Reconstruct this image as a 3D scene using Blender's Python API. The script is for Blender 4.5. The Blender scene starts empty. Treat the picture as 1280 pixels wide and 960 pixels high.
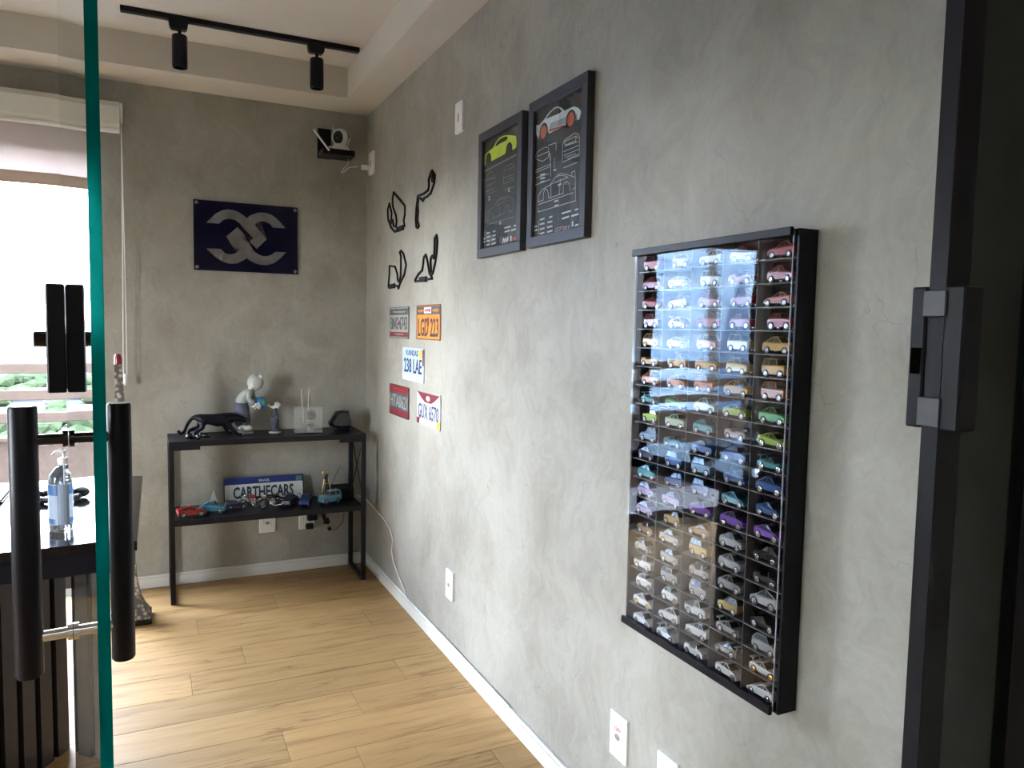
import bpy, bmesh, math, random
from mathutils import Vector, Matrix
R_=random.Random(7)
D=bpy.data; SC=bpy.context.scene; COL=SC.collection
# ---------------- camera ----------------
camd=D.cameras.new('camera'); cam=D.objects.new('camera',camd); COL.objects.link(cam); SC.camera=cam
camd.sensor_width=36; camd.lens=36*938.94/1280; camd.clip_start=.02; camd.clip_end=5000
_yaw,_pit,_rol=.4481,.0739,.0186
_f=Vector((math.sin(_yaw)*math.cos(_pit),math.cos(_yaw)*math.cos(_pit),-math.sin(_pit)))
_r=Vector((math.cos(_yaw),-math.sin(_yaw),0)); _u=_r.cross(_f)
_r2=_r*math.cos(_rol)+_u*math.sin(_rol); _u2=_u*math.cos(_rol)-_r*math.sin(_rol)
cam.matrix_world=Matrix(((_r2.x,_u2.x,-_f.x,-1.0635),(_r2.y,_u2.y,-_f.y,-4.0692),(_r2.z,_u2.z,-_f.z,1.32),(0,0,0,1)))
# ---------------- world / light ----------------
SKY=9.5
w=D.worlds.new('sky'); SC.world=w; w.use_nodes=True; n=w.node_tree; n.nodes.clear()
def _n(t,**k):
    x=n.nodes.new(t)
    for a,b in k.items(): setattr(x,a,b)
    return x
out=_n('ShaderNodeOutputWorld'); bg=_n('ShaderNodeBackground'); tc=_n('ShaderNodeTexCoord'); sep=_n('ShaderNodeSeparateXYZ')
rp=_n('ShaderNodeValToRGB'); nz=_n('ShaderNodeTexNoise'); mp=_n('ShaderNodeMapping'); cr=_n('ShaderNodeValToRGB'); mx=_n('ShaderNodeMixRGB')
L=n.links.new
L(tc.outputs['Generated'],sep.inputs[0]); L(sep.outputs[2],rp.inputs[0])
e=rp.color_ramp.elements; e[0].position=0.0; e[0].color=(.97,.96,.96,1); e[1].position=.55; e[1].color=(.46,.58,.80,1)
m_=rp.color_ramp.elements.new(.16); m_.color=(.77,.84,.94,1)
mp.inputs['Scale'].default_value=(1.2,1.2,5); L(tc.outputs['Generated'],mp.inputs[0]); L(mp.outputs[0],nz.inputs['Vector'])
nz.inputs['Scale'].default_value=2.6; nz.inputs['Detail'].default_value=6; nz.inputs['Roughness'].default_value=.6
e=cr.color_ramp.elements; e[0].position=.42; e[0].color=(0,0,0,1); e[1].position=.72; e[1].color=(.6,.6,.6,1)
L(nz.outputs[0],cr.inputs[0]); L(cr.outputs[0],mx.inputs[0]); L(rp.outputs[0],mx.inputs[1]); mx.inputs[2].default_value=(1,.98,.96,1)
L(mx.outputs[0],bg.inputs[0]); bg.inputs[1].default_value=SKY; L(bg.outputs[0],out.inputs[0])
SC.view_settings.view_transform='Standard'; SC.view_settings.look='None'; SC.view_settings.exposure=2.98; SC.view_settings.gamma=1; SC.view_settings.use_curve_mapping=False
SC.cycles.max_bounces=10; SC.cycles.transmission_bounces=8; SC.cycles.transparent_max_bounces=12; SC.cycles.diffuse_bounces=5
def area(name,loc,rot,sx,sy,power,color=(1,1,1),portal=False):
    l=D.lights.new(name,'AREA'); l.shape='RECTANGLE'; l.size=sx; l.size_y=sy; l.energy=power; l.color=color
    o=D.objects.new(name,l); o.location=loc; o.rotation_euler=rot; COL.objects.link(o)
    if portal: l.cycles.is_portal=True
    return o
area('window_portal',(-2.18,.06,1.1),(math.radians(-90),0,0),1.76,2.2,1,portal=True)
area('added_window_portal',(-3.36,-2.6,1.05),(0,math.radians(-90),0),1.7,.65,1,portal=True)  # portal for the added left wall window
area('corridor_fill_light',(-1.6,-5.0,2.40),(0,0,0),1.2,.5,1.5,(1,.96,.9))  # unseen lamp added as weak fill from the corridor

# ---------------- materials ----------------
def mat(name,col=(.5,.5,.5),rough=.5,metal=0,spec=.5,coat=0,trans=0,ior=1.5,var=.06,vscale=30,bump=0,bscale=200,emit=None):
    m=D.materials.new(name); m.use_nodes=True; t=m.node_tree; b=t.nodes['Principled BSDF']
    b.inputs['Roughness'].default_value=rough; b.inputs['Metallic'].default_value=metal
    b.inputs['Specular IOR Level'].default_value=spec; b.inputs['IOR'].default_value=ior
    b.inputs['Coat Weight'].default_value=coat; b.inputs['Transmission Weight'].default_value=trans
    c=tuple(col)+(1,)
    if var>0:
        tc=t.nodes.new('ShaderNodeTexCoord'); nz=t.nodes.new('ShaderNodeTexNoise'); nz.inputs['Scale'].default_value=vscale; nz.inputs['Detail'].default_value=4
        r=t.nodes.new('ShaderNodeValToRGB'); r.color_ramp.elements[0].position=.3; r.color_ramp.elements[1].position=.7
        r.color_ramp.elements[0].color=tuple(max(0,x*(1-var)) for x in col)+(1,); r.color_ramp.elements[1].color=tuple(min(1,x*(1+var)) for x in col)+(1,)
        t.links.new(tc.outputs['Object'],nz.inputs['Vector']); t.links.new(nz.outputs[0],r.inputs[0]); t.links.new(r.outputs[0],b.inputs['Base Color'])
    else: b.inputs['Base Color'].default_value=c
    if bump>0:
        tc=t.nodes.new('ShaderNodeTexCoord'); nz=t.nodes.new('ShaderNodeTexNoise'); nz.inputs['Scale'].default_value=bscale; nz.inputs['Detail'].default_value=3
        bp=t.nodes.new('ShaderNodeBump'); bp.inputs['Strength'].default_value=bump; bp.inputs['Distance'].default_value=.002
        t.links.new(tc.outputs['Object'],nz.inputs['Vector']); t.links.new(nz.outputs[0],bp.inputs['Height']); t.links.new(bp.outputs[0],b.inputs['Normal'])
    if emit: b.inputs['Emission Color'].default_value=c; b.inputs['Emission Strength'].default_value=emit
    return m
def concrete(name,col,k=1.0):
    m=D.materials.new(name); m.use_nodes=True; t=m.node_tree; N=t.nodes.new; Lk=t.links.new; b=t.nodes['Principled BSDF']
    tc=N('ShaderNodeTexCoord')
    # trowel patches: voronoi cells on warped coordinates, plus fine streaks
    wz=N('ShaderNodeTexNoise'); wz.inputs['Scale'].default_value=3.5; wz.inputs['Detail'].default_value=4
    Lk(tc.outputs['Object'],wz.inputs['Vector'])
    ad=N('ShaderNodeMixRGB'); ad.blend_type='ADD'; ad.inputs[0].default_value=.45; Lk(tc.outputs['Object'],ad.inputs[1]); Lk(wz.outputs['Color'],ad.inputs[2])
    vo=N('ShaderNodeTexVoronoi'); vo.inputs['Scale'].default_value=4.2; vo.feature='SMOOTH_F1'; vo.inputs['Smoothness'].default_value=.25; Lk(ad.outputs[0],vo.inputs['Vector'])
    n1=N('ShaderNodeTexNoise'); n1.inputs['Scale'].default_value=1.3; n1.inputs['Detail'].default_value=5; Lk(tc.outputs['Object'],n1.inputs['Vector'])
    mp=N('ShaderNodeMapping'); mp.inputs['Rotation'].default_value=(.5,.3,.4); mp.inputs['Scale'].default_value=(13,13,5); Lk(ad.outputs[0],mp.inputs[0])
    n2=N('ShaderNodeTexNoise'); n2.inputs['Scale'].default_value=2.0; n2.inputs['Detail'].default_value=9; n2.inputs['Roughness'].default_value=.68; Lk(mp.outputs[0],n2.inputs['Vector'])
    def mul(a,f):
        q=N('ShaderNodeMath'); q.operation='MULTIPLY'; Lk(a,q.inputs[0]); q.inputs[1].default_value=f; return q.outputs[0]
    def add(a,c2):
        q=N('ShaderNodeMath'); q.operation='ADD'; Lk(a,q.inputs[0]); Lk(c2,q.inputs[1]); return q.outputs[0]
    s=add(add(mul(vo.outputs['Distance'],.35),mul(n1.outputs[0],.45)),mul(n2.outputs[0],.6))
    r=N('ShaderNodeValToRGB'); r.color_ramp.elements[0].position=.42; r.color_ramp.elements[1].position=.92
    r.color_ramp.elements[0].color=(col[0]*.78,col[1]*.745,col[2]*.715,1); r.color_ramp.elements[1].color=(col[0]*1.20,col[1]*1.21,col[2]*1.22,1)
    Lk(s,r.inputs[0])
    # thin dark trowel scratches
    mp2=N('ShaderNodeMapping'); mp2.inputs['Rotation'].default_value=(.9,.2,.1); mp2.inputs['Scale'].default_value=(2.2,1.4,1.1); Lk(ad.outputs[0],mp2.inputs[0])
    v2=N('ShaderNodeTexVoronoi'); v2.feature='DISTANCE_TO_EDGE'; v2.inputs['Scale'].default_value=5.2; Lk(mp2.outputs[0],v2.inputs['Vector'])
    lt=N('ShaderNodeMapRange'); lt.inputs[1].default_value=0; lt.inputs[2].default_value=.012; lt.inputs[3].default_value=1; lt.inputs[4].default_value=0; Lk(v2.outputs['Distance'],lt.inputs[0])
    n3=N('ShaderNodeTexNoise'); n3.inputs['Scale'].default_value=5; Lk(tc.outputs['Object'],n3.inputs['Vector'])
    gt=N('ShaderNodeMapRange'); gt.inputs[1].default_value=.52; gt.inputs[2].default_value=.62; Lk(n3.outputs[0],gt.inputs[0])
    mm=N('ShaderNodeMath'); mm.operation='MULTIPLY'; Lk(lt.outputs[0],mm.inputs[0]); Lk(gt.outputs[0],mm.inputs[1])
    m3=N('ShaderNodeMath'); m3.operation='MULTIPLY'; Lk(mm.outputs[0],m3.inputs[0]); m3.inputs[1].default_value=.4*k
    mx=N('ShaderNodeMixRGB'); Lk(m3.outputs[0],mx.inputs[0]); Lk(r.outputs[0],mx.inputs[1]); mx.inputs[2].default_value=(col[0]*.45,col[1]*.45,col[2]*.45,1)
    Lk(mx.outputs[0],b.inputs['Base Color']); b.inputs['Roughness'].default_value=.55; b.inputs['Specular IOR Level'].default_value=.35
    bp=N('ShaderNodeBump'); bp.inputs['Strength'].default_value=.5; bp.inputs['Distance'].default_value=.004; Lk(n2.outputs[0],bp.inputs['Height']); Lk(bp.outputs[0],b.inputs['Normal'])
    return m
def oak():
    m=D.materials.new('oak_laminate'); m.use_nodes=True; t=m.node_tree; N=t.nodes.new; Lk=t.links.new; b=t.nodes['Principled BSDF']
    tc=N('ShaderNodeTexCoord'); oi=N('ShaderNodeObjectInfo')
    mu=N('ShaderNodeVectorMath'); mu.operation='SCALE'; mu.inputs['Scale'].default_value=37
    cx=N('ShaderNodeCombineXYZ'); Lk(oi.outputs['Random'],cx.inputs[0]); Lk(oi.outputs['Random'],cx.inputs[1]); Lk(cx.outputs[0],mu.inputs[0])
    ad=N('ShaderNodeVectorMath'); Lk(tc.outputs['Object'],ad.inputs[0]); Lk(mu.outputs[0],ad.inputs[1])
    mp=N('ShaderNodeMapping'); mp.inputs['Scale'].default_value=(1.3,13,1); Lk(ad.outputs[0],mp.inputs[0])
    n1=N('ShaderNodeTexNoise'); n1.inputs['Scale'].default_value=2.2; n1.inputs['Detail'].default_value=8; n1.inputs['Roughness'].default_value=.62; n1.inputs['Distortion'].default_value=.6; Lk(mp.outputs[0],n1.inputs['Vector'])
    r=N('ShaderNodeValToRGB'); E=r.color_ramp.elements; E[0].position=.30; E[0].color=(.27,.150,.058,1); E[1].position=.75; E[1].color=(.46,.290,.125,1)
    q=E.new(.46); q.color=(.385,.232,.096,1)
    Lk(n1.outputs[0],r.inputs[0])
    # rare dark cracks along the grain
    mp3=N('ShaderNodeMapping'); mp3.inputs['Scale'].default_value=(.9,9,1); Lk(ad.outputs[0],mp3.inputs[0])
    n3=N('ShaderNodeTexNoise'); n3.inputs['Scale'].default_value=1.6; n3.inputs['Detail'].default_value=5; Lk(mp3.outputs[0],n3.inputs['Vector'])
    ab=N('ShaderNodeMath'); ab.operation='SUBTRACT'; Lk(n3.outputs[0],ab.inputs[0]); ab.inputs[1].default_value=.5
    a2=N('ShaderNodeMath'); a2.operation='ABSOLUTE'; Lk(ab.outputs[0],a2.inputs[0])
    mr=N('ShaderNodeMapRange'); mr.inputs[1].default_value=0; mr.inputs[2].default_value=.018; mr.inputs[3].default_value=.65; mr.inputs[4].default_value=0; Lk(a2.outputs[0],mr.inputs[0])
    n4=N('ShaderNodeTexNoise'); n4.inputs['Scale'].default_value=2.3; Lk(ad.outputs[0],n4.inputs['Vector'])
    g4=N('ShaderNodeMapRange'); g4.inputs[1].default_value=.47; g4.inputs[2].default_value=.56; Lk(n4.outputs[0],g4.inputs[0])
    mm=N('ShaderNodeMath'); mm.operation='MULTIPLY'; Lk(mr.outputs[0],mm.inputs[0]); Lk(g4.outputs[0],mm.inputs[1])
    mx=N('ShaderNodeMixRGB'); Lk(mm.outputs[0],mx.inputs[0]); Lk(r.outputs[0],mx.inputs[1]); mx.inputs[2].default_value=(.15,.085,.04,1)
    # tone per plank
    hv=N('ShaderNodeHueSaturation'); vr=N('ShaderNodeMapRange'); vr.inputs[3].default_value=.88; vr.inputs[4].default_value=1.1; Lk(oi.outputs['Random'],vr.inputs[0]); Lk(vr.outputs[0],hv.inputs['Value']); Lk(mx.outputs[0],hv.inputs['Color'])
    Lk(hv.outputs[0],b.inputs['Base Color']); b.inputs['Roughness'].default_value=.50; b.inputs['Specular IOR Level'].default_value=.22
    bp=N('ShaderNodeBump'); bp.inputs['Strength'].default_value=.15; bp.inputs['Distance'].default_value=.002; Lk(n1.outputs[0],bp.inputs['Height']); Lk(bp.outputs[0],b.inputs['Normal'])
    return m
def thin_glass(name,f0=.04,tint=(1,1,1),wave=0,wscale=6):
    """one face of a thin clear sheet: passes light straight on, mirrors by Schlick's law"""
    m=D.materials.new(name); m.use_nodes=True; t=m.node_tree; N=t.nodes.new; Lk=t.links.new; t.nodes.clear()
    o=N('ShaderNodeOutputMaterial'); mx=N('ShaderNodeMixShader'); tr=N('ShaderNodeBsdfTransparent'); gl=N('ShaderNodeBsdfGlossy'); ge=N('ShaderNodeNewGeometry')
    gl.inputs['Roughness'].default_value=.0; tr.inputs[0].default_value=tuple(tint)+(1,)
    dt=N('ShaderNodeVectorMath'); dt.operation='DOT_PRODUCT'; Lk(ge.outputs['Normal'],dt.inputs[0]); Lk(ge.outputs['Incoming'],dt.inputs[1])
    def mth(op,a,b=None):
        q=N('ShaderNodeMath'); q.operation=op
        for i,v in enumerate((a,b)):
            if v is None: continue
            if isinstance(v,(int,float)): q.inputs[i].default_value=v
            else: Lk(v,q.inputs[i])
        return q.outputs[0]
    c=mth('ABSOLUTE',dt.outputs['Value']); f=mth('ADD',mth('MULTIPLY',mth('POWER',mth('SUBTRACT',1.0,c),5.0),1-f0),f0)
    Lk(f,mx.inputs[0]); Lk(tr.outputs[0],mx.inputs[1]); Lk(gl.outputs[0],mx.inputs[2]); Lk(mx.outputs[0],o.inputs[0])
    if wave>0:
        tc=N('ShaderNodeTexCoord'); nz=N('ShaderNodeTexNoise'); nz.inputs['Scale'].default_value=wscale; nz.inputs['Detail'].default_value=1.5
        bp=N('ShaderNodeBump'); bp.inputs['Strength'].default_value=1; bp.inputs['Distance'].default_value=wave
        Lk(tc.outputs['Object'],nz.inputs['Vector']); Lk(nz.outputs[0],bp.inputs['Height']); Lk(bp.outputs[0],gl.inputs['Normal'])
    return m
def solid_glass(name,col=(1,1,1),rough=0,ior=1.5):
    m=D.materials.new(name); m.use_nodes=True; t=m.node_tree; t.nodes.clear()
    o=t.nodes.new('ShaderNodeOutputMaterial'); g=t.nodes.new('ShaderNodeBsdfGlass'); g.inputs['Color'].default_value=tuple(col)+(1,); g.inputs['Roughness'].default_value=rough; g.inputs['IOR'].default_value=ior
    t.links.new(g.outputs[0],o.inputs[0]); return m
def fabric(name,col,tl=.5):
    m=D.materials.new(name); m.use_nodes=True; t=m.node_tree; t.nodes.clear(); N=t.nodes.new
    o=N('ShaderNodeOutputMaterial'); mx=N('ShaderNodeMixShader'); a=N('ShaderNodeBsdfDiffuse'); b=N('ShaderNodeBsdfTranslucent')
    tc=N('ShaderNodeTexCoord'); wv=N('ShaderNodeTexNoise'); wv.inputs['Scale'].default_value=300; r=N('ShaderNodeValToRGB')
    r.color_ramp.elements[0].color=tuple(x*.9 for x in col)+(1,); r.color_ramp.elements[1].color=tuple(min(1,x*1.08) for x in col)+(1,)
    t.links.new(tc.outputs['Object'],wv.inputs['Vector']); t.links.new(wv.outputs[0],r.inputs[0]); t.links.new(r.outputs[0],a.inputs[0]); t.links.new(r.outputs[0],b.inputs[0])
    mx.inputs[0].default_value=tl; t.links.new(a.outputs[0],mx.inputs[1]); t.links.new(b.outputs[0],mx.inputs[2]); t.links.new(mx.outputs[0],o.inputs[0]); return m
M={}
M['wall']=concrete('burnished_cement',(.315,.308,.272))
M['plaster']=mat('ceiling_plaster',(.56,.525,.475),.9,var=.03,vscale=3,bump=.1,bscale=60)
M['white']=mat('white_paint',(.66,.65,.61),.45,var=.02)
M['oak']=oak()
M['joint']=mat('dark_joint',(.06,.04,.025),.8)
M['black_metal']=mat('black_powder_coat',(.0055,.0055,.009),.45,spec=.3,var=.1)
M['black_satin']=mat('black_satin',(.005,.005,.009),.38,spec=.2,var=.08)
M['black_gloss']=mat('black_gloss',(.004,.004,.006),.08,spec=.5,var=.05)
M['black_matte']=mat('black_matte',(.004,.004,.006),.7,spec=.25,var=.1)
M['charcoal']=mat('charcoal_frame',(.035,.034,.042),.5,var=.05)
M['paper']=mat('black_print_paper',(.010,.010,.013),.5,var=.03,vscale=3)
M['white_plastic']=mat('white_plastic',(.76,.76,.76),.35,var=.01)
M['grey_plastic']=mat('grey_plastic',(.28,.29,.29),.4)
M['dark_hole']=mat('socket_hole',(.03,.035,.035),.7)
M['chrome']=mat('chrome',(.75,.75,.77),.15,metal=1,var=.02)
M['steel']=mat('brushed_steel',(.36,.35,.34),.32,metal=1,var=.25,vscale=14)
M['navy_acrylic']=mat('navy_acrylic',(.003,.003,.018),.16,spec=.4,var=0)
M['acrylic_front']=thin_glass('acrylic_cover',.065,(.98,.985,.985),wave=.0007,wscale=5.5)
M['pane']=thin_glass('window_pane',.04,(.97,.98,.98))
M['clear']=thin_glass('clear_glass',.04,(.98,.99,.98))
M['leaf_glass']=solid_glass('door_glass',(.985,1,.995))
M['glass_edge']=solid_glass('polished_green_glass_edge',(.0003,.011,.0095),.2)
_t=M['glass_edge'].node_tree; _g=[q for q in _t.nodes if q.type=='BSDF_GLASS'][0]; _o=[q for q in _t.nodes if q.type=='OUTPUT_MATERIAL'][0]
_d=_t.nodes.new('ShaderNodeBsdfTranslucent'); _d.inputs[0].default_value=(0,.30,.26,1); _m=_t.nodes.new('ShaderNodeMixShader'); _m.inputs[0].default_value=.2
_t.links.new(_g.outputs[0],_m.inputs[1]); _t.links.new(_d.outputs[0],_m.inputs[2]); _t.links.new(_m.outputs[0],_o.inputs[0])
M['blind']=fabric('roller_blind_fabric',(.72,.66,.65),.32)
M['hem']=fabric('blind_hem',(.46,.37,.31),.2)
M['parapet']=mat('balcony_render',(.085,.062,.05),.85,spec=0,bump=.3,bscale=90,var=.1)
M['rail']=mat('balcony_rail_paint',(.085,.062,.05),.6,spec=0)
M['balcony_floor']=mat('balcony_tile',(.25,.25,.26),.5,spec=.1)
M['ink_white']=mat('white_ink',(.62,.62,.64),.6,var=0)
M['ink_grey']=mat('grey_ink',(.22,.22,.24),.6,var=0)
def cmat(name,c,rough=.3,metal=0,coat=.4): return mat(name,c,rough,metal=metal,coat=coat,var=.03)
PAL=dict(red=(.42,.012,.012),crimson=(.32,.015,.02),pink=(.62,.22,.22),yellow=(.60,.34,.02),pale_yellow=(.72,.62,.25),orange=(.55,.17,.02),
 lime=(.35,.55,.05),green=(.08,.38,.12),pale_green=(.45,.62,.45),teal=(.03,.30,.34),cyan=(.04,.26,.36),blue=(.012,.07,.28),navy=(.006,.012,.07),steel_blue=(.18,.32,.50),
 purple=(.16,.05,.38),lilac=(.36,.28,.48),black=(.008,.008,.010),grey=(.30,.31,.32),silver=(.38,.39,.40),gold=(.42,.30,.12),brown=(.22,.13,.08),white=(.60,.61,.62),light_blue=(.16,.38,.50))
for k_,c_ in PAL.items(): M['car_'+k_]=cmat('car_paint_'+k_,tuple(q*.68 for q in c_))
M['car_glass']=mat('toy_car_window',(.03,.035,.04),.1,spec=.6,var=0)
M['tyre']=mat('tyre_rubber',(.015,.015,.015),.6,var=0)
M['rim']=mat('wheel_rim',(.36,.36,.38),.25,metal=.8,var=0)
M['rim_gold']=mat('gold_wheel_rim',(.6,.38,.12),.25,metal=.8,var=0)
M['rim_red']=mat('red_wheel_rim',(.6,.10,.04),.4,var=0)

# ---------------- helpers ----------------
def tag(o,label=None,cat=None,group=None,kind=None):
    if label: o['label']=label
    if cat: o['category']=cat
    if group: o['group']=group
    if kind: o['kind']=kind
    return o
def link(name,me,material=None,parent=None,loc=(0,0,0)):
    o=D.objects.new(name,me); COL.objects.link(o); o.location=loc
    if material is not None:
        ms=material if isinstance(material,(list,tuple)) else [material]
        for i,q in enumerate(ms):
            if len(me.materials)<=i: me.materials.append(q)
    if parent: o.parent=parent
    return o
def obj(name,bm,material=None,parent=None,smooth=False,loc=(0,0,0)):
    bmesh.ops.recalc_face_normals(bm,faces=bm.faces)
    me=D.meshes.new(name); bm.to_mesh(me); bm.free()
    if smooth:
        for p in me.polygons: p.use_smooth=True
        try: me.set_sharp_from_angle(angle=math.radians(40))
        except Exception: pass
    return link(name,me,material,parent,loc)
def empty(name,label,cat,loc=(0,0,0),group=None,rot=None,kind=None):
    o=D.objects.new(name,None); COL.objects.link(o); o.location=loc; o.empty_display_size=.05
    if rot is not None:
        if isinstance(rot,Matrix): o.rotation_euler=rot.to_euler()
        else: o.rotation_euler=rot
    return tag(o,label,cat,group,kind)
RW=Matrix(((0,0,-1),(-1,0,0),(0,1,0)))   # right wall: local x -> -y, local y -> z, local z -> -x
BW=Matrix(((1,0,0),(0,0,-1),(0,1,0)))    # back wall: local x -> x, local y -> z, local z -> -y
def B(): return bmesh.new()
def box(bm,x0,x1,y0,y1,z0,z1,bev=0,seg=1,mi=0):
    g=bmesh.ops.create_cube(bm,size=1); vs=g['verts']
    for v in vs: v.co=Vector(((x0+x1)/2+v.co.x*(x1-x0),(y0+y1)/2+v.co.y*(y1-y0),(z0+z1)/2+v.co.z*(z1-z0)))
    fs=set(f for v in vs for f in v.link_faces)
    for f in fs: f.material_index=mi
    if bev>0:
        es=set(e for v in vs for e in v.link_edges); bmesh.ops.bevel(bm,geom=list(es),offset=bev,segments=seg,affect='EDGES',profile=.6)
    return bm
def bxo(name,a,material,parent=None,bev=0,seg=1): 
    return obj(name,box(B(),*a,bev=bev,seg=seg),material,parent)
def tube(bm,pts,r,n=10,cap=True,mi=0,closed=False):
    pts=[Vector(p) for p in pts]; rs=r if isinstance(r,(list,tuple)) else [r]*len(pts)
    rings=[]; N=len(pts); prev=None
    for i,p in enumerate(pts):
        if closed: t=(pts[(i+1)%N]-pts[i-1]).normalized()
        else: t=((pts[min(i+1,N-1)]-pts[max(i-1,0)])).normalized()
        if prev is None:
            a=Vector((0,0,1)) if abs(t.z)<.9 else Vector((1,0,0)); u=t.cross(a).normalized()
        else:
            u=(prev-t*prev.dot(t)); u=u.normalized() if u.length>1e-6 else t.orthogonal().normalized()
        prev=u; w_=t.cross(u)
        rings.append([bm.verts.new(p+(u*math.cos(k*2*math.pi/n)+w_*math.sin(k*2*math.pi/n))*rs[i]) for k in range(n)])
    for i in range(N if closed else N-1):
        a,b=rings[i],rings[(i+1)%N]
        for k in range(n):
            f=bm.faces.new((a[k],a[(k+1)%n],b[(k+1)%n],b[k])); f.material_index=mi
    if cap and not closed:
        for q in (rings[0],rings[-1]): 
            f=bm.faces.new(q); f.material_index=mi
    return bm
def lathe(bm,prof,c=(0,0,0),n=24,mi=0):
    rings=[]
    for (r,z) in prof:
        if r<1e-6: rings.append([bm.verts.new((c[0],c[1],c[2]+z))])
        else: rings.append([bm.verts.new((c[0]+r*math.cos(k*2*math.pi/n),c[1]+r*math.sin(k*2*math.pi/n),c[2]+z)) for k in range(n)])
    for i in range(len(rings)-1):
        a,b=rings[i],rings[i+1]
        for k in range(n):
            if len(a)==1 and len(b)==1: continue
            if len(a)==1: f=bm.faces.new((a[0],b[k],b[(k+1)%n]))
            elif len(b)==1: f=bm.faces.new((a[k],a[(k+1)%n],b[0]))
            else: f=bm.faces.new((a[k],a[(k+1)%n],b[(k+1)%n],b[k]))
            f.material_index=mi
    for q in (rings[0],rings[-1]):
        if len(q)>2: bm.faces.new(q).material_index=mi
    return bm
def ball(bm,c,r,sx=1,sy=1,sz=1,u=20,v=12):
    g=bmesh.ops.create_uvsphere(bm,u_segments=u,v_segments=v,radius=r)
    for q in g['verts']: q.co=Vector((c[0]+q.co.x*sx,c[1]+q.co.y*sy,c[2]+q.co.z*sz))
    return bm
def prism(bm,poly,z0,z1,mi=0):
    """extrude a 2-D outline (local x,y) from z0 to z1"""
    a=[bm.verts.new((p[0],p[1],z0)) for p in poly]; b=[bm.verts.new((p[0],p[1],z1)) for p in poly]; n=len(poly)
    fs=[bm.faces.new(a[::-1]),bm.faces.new(b)]
    for i in range(n): fs.append(bm.faces.new((a[i],a[(i+1)%n],b[(i+1)%n],b[i])))
    for f in fs: f.material_index=mi
    bmesh.ops.triangulate(bm,faces=fs[:2]); return bm
def ribbon(bm,pts,w,z0,z1,mi=0):
    for i in range(len(pts)-1):
        a=Vector(pts[i]); b=Vector(pts[i+1]); d=(b-a)
        if d.length<1e-6: continue
        d.normalize(); nn=Vector((-d.y,d.x))*w/2; e=d*w*.3
        prism(bm,[a-nn-e,b-nn+e,b+nn+e,a+nn-e],z0,z1,mi)
    return bm
def rrect(cx,cy,w,h,r,n=4):
    P=[]
    for sx,sy,a0 in ((1,1,0),(-1,1,90),(-1,-1,180),(1,-1,270)):
        for k in range(n+1):
            a=math.radians(a0+90*k/n); P.append((cx+sx*(w/2-r)+r*math.cos(a),cy+sy*(h/2-r)+r*math.sin(a)))
    return P
def text_bm(s,cx,cy,w,h,z0,z1,bold=0.0,shear=0):
    c=D.curves.new('t','FONT'); c.body=s; c.size=1; c.extrude=.5; c.offset=bold; c.resolution_u=2; c.shear=shear
    o=D.objects.new('t',c); COL.objects.link(o); dg=bpy.context.evaluated_depsgraph_get(); dg.update()
    me=D.meshes.new_from_object(o.evaluated_get(dg)); D.objects.remove(o); D.curves.remove(c)
    bm=B(); bm.from_mesh(me); D.meshes.remove(me)
    xs=[v.co.x for v in bm.verts]; ys=[v.co.y for v in bm.verts]
    x0,x1,y0,y1=min(xs),max(xs),min(ys),max(ys)
    for v in bm.verts: v.co=Vector((cx-w/2+(v.co.x-x0)/(x1-x0)*w,cy-h/2+(v.co.y-y0)/(y1-y0)*h,z0 if v.co.z<0 else z1))
    return bm
def skin_bm(chains,sub=1):
    """chains: list of [(x,y,z,r),...]; points that coincide are merged; first point is the root"""
    vs=[];es=[];rs=[];idx={}
    for ch in chains:
        pr=None
        for (x,y,z,r) in ch:
            k=(round(x,4),round(y,4),round(z,4))
            if k not in idx: idx[k]=len(vs); vs.append((x,y,z)); rs.append(r)
            if pr is not None and pr!=idx[k]: es.append((pr,idx[k]))
            pr=idx[k]
    me=D.meshes.new('s'); me.from_pydata(vs,es,[]); o=D.objects.new('s',me); COL.objects.link(o)
    sm=o.modifiers.new('skin','SKIN'); sm.use_smooth_shade=True
    for i,r in enumerate(rs):
        sv=me.skin_vertices[0].data[i]; sv.radius=(r,r); sv.use_root=(i==0)
    if sub: ss=o.modifiers.new('sub','SUBSURF'); ss.levels=sub; ss.render_levels=sub
    dg=bpy.context.evaluated_depsgraph_get(); dg.update(); m2=D.meshes.new_from_object(o.evaluated_get(dg)); D.objects.remove(o); D.meshes.remove(me)
    bm=B(); bm.from_mesh(m2); D.meshes.remove(m2); return bm
def st(name,bm,m,parent=None): 
    o=obj(name,bm,m,parent); 
    if not parent: o['kind']='structure'
    return o

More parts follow.
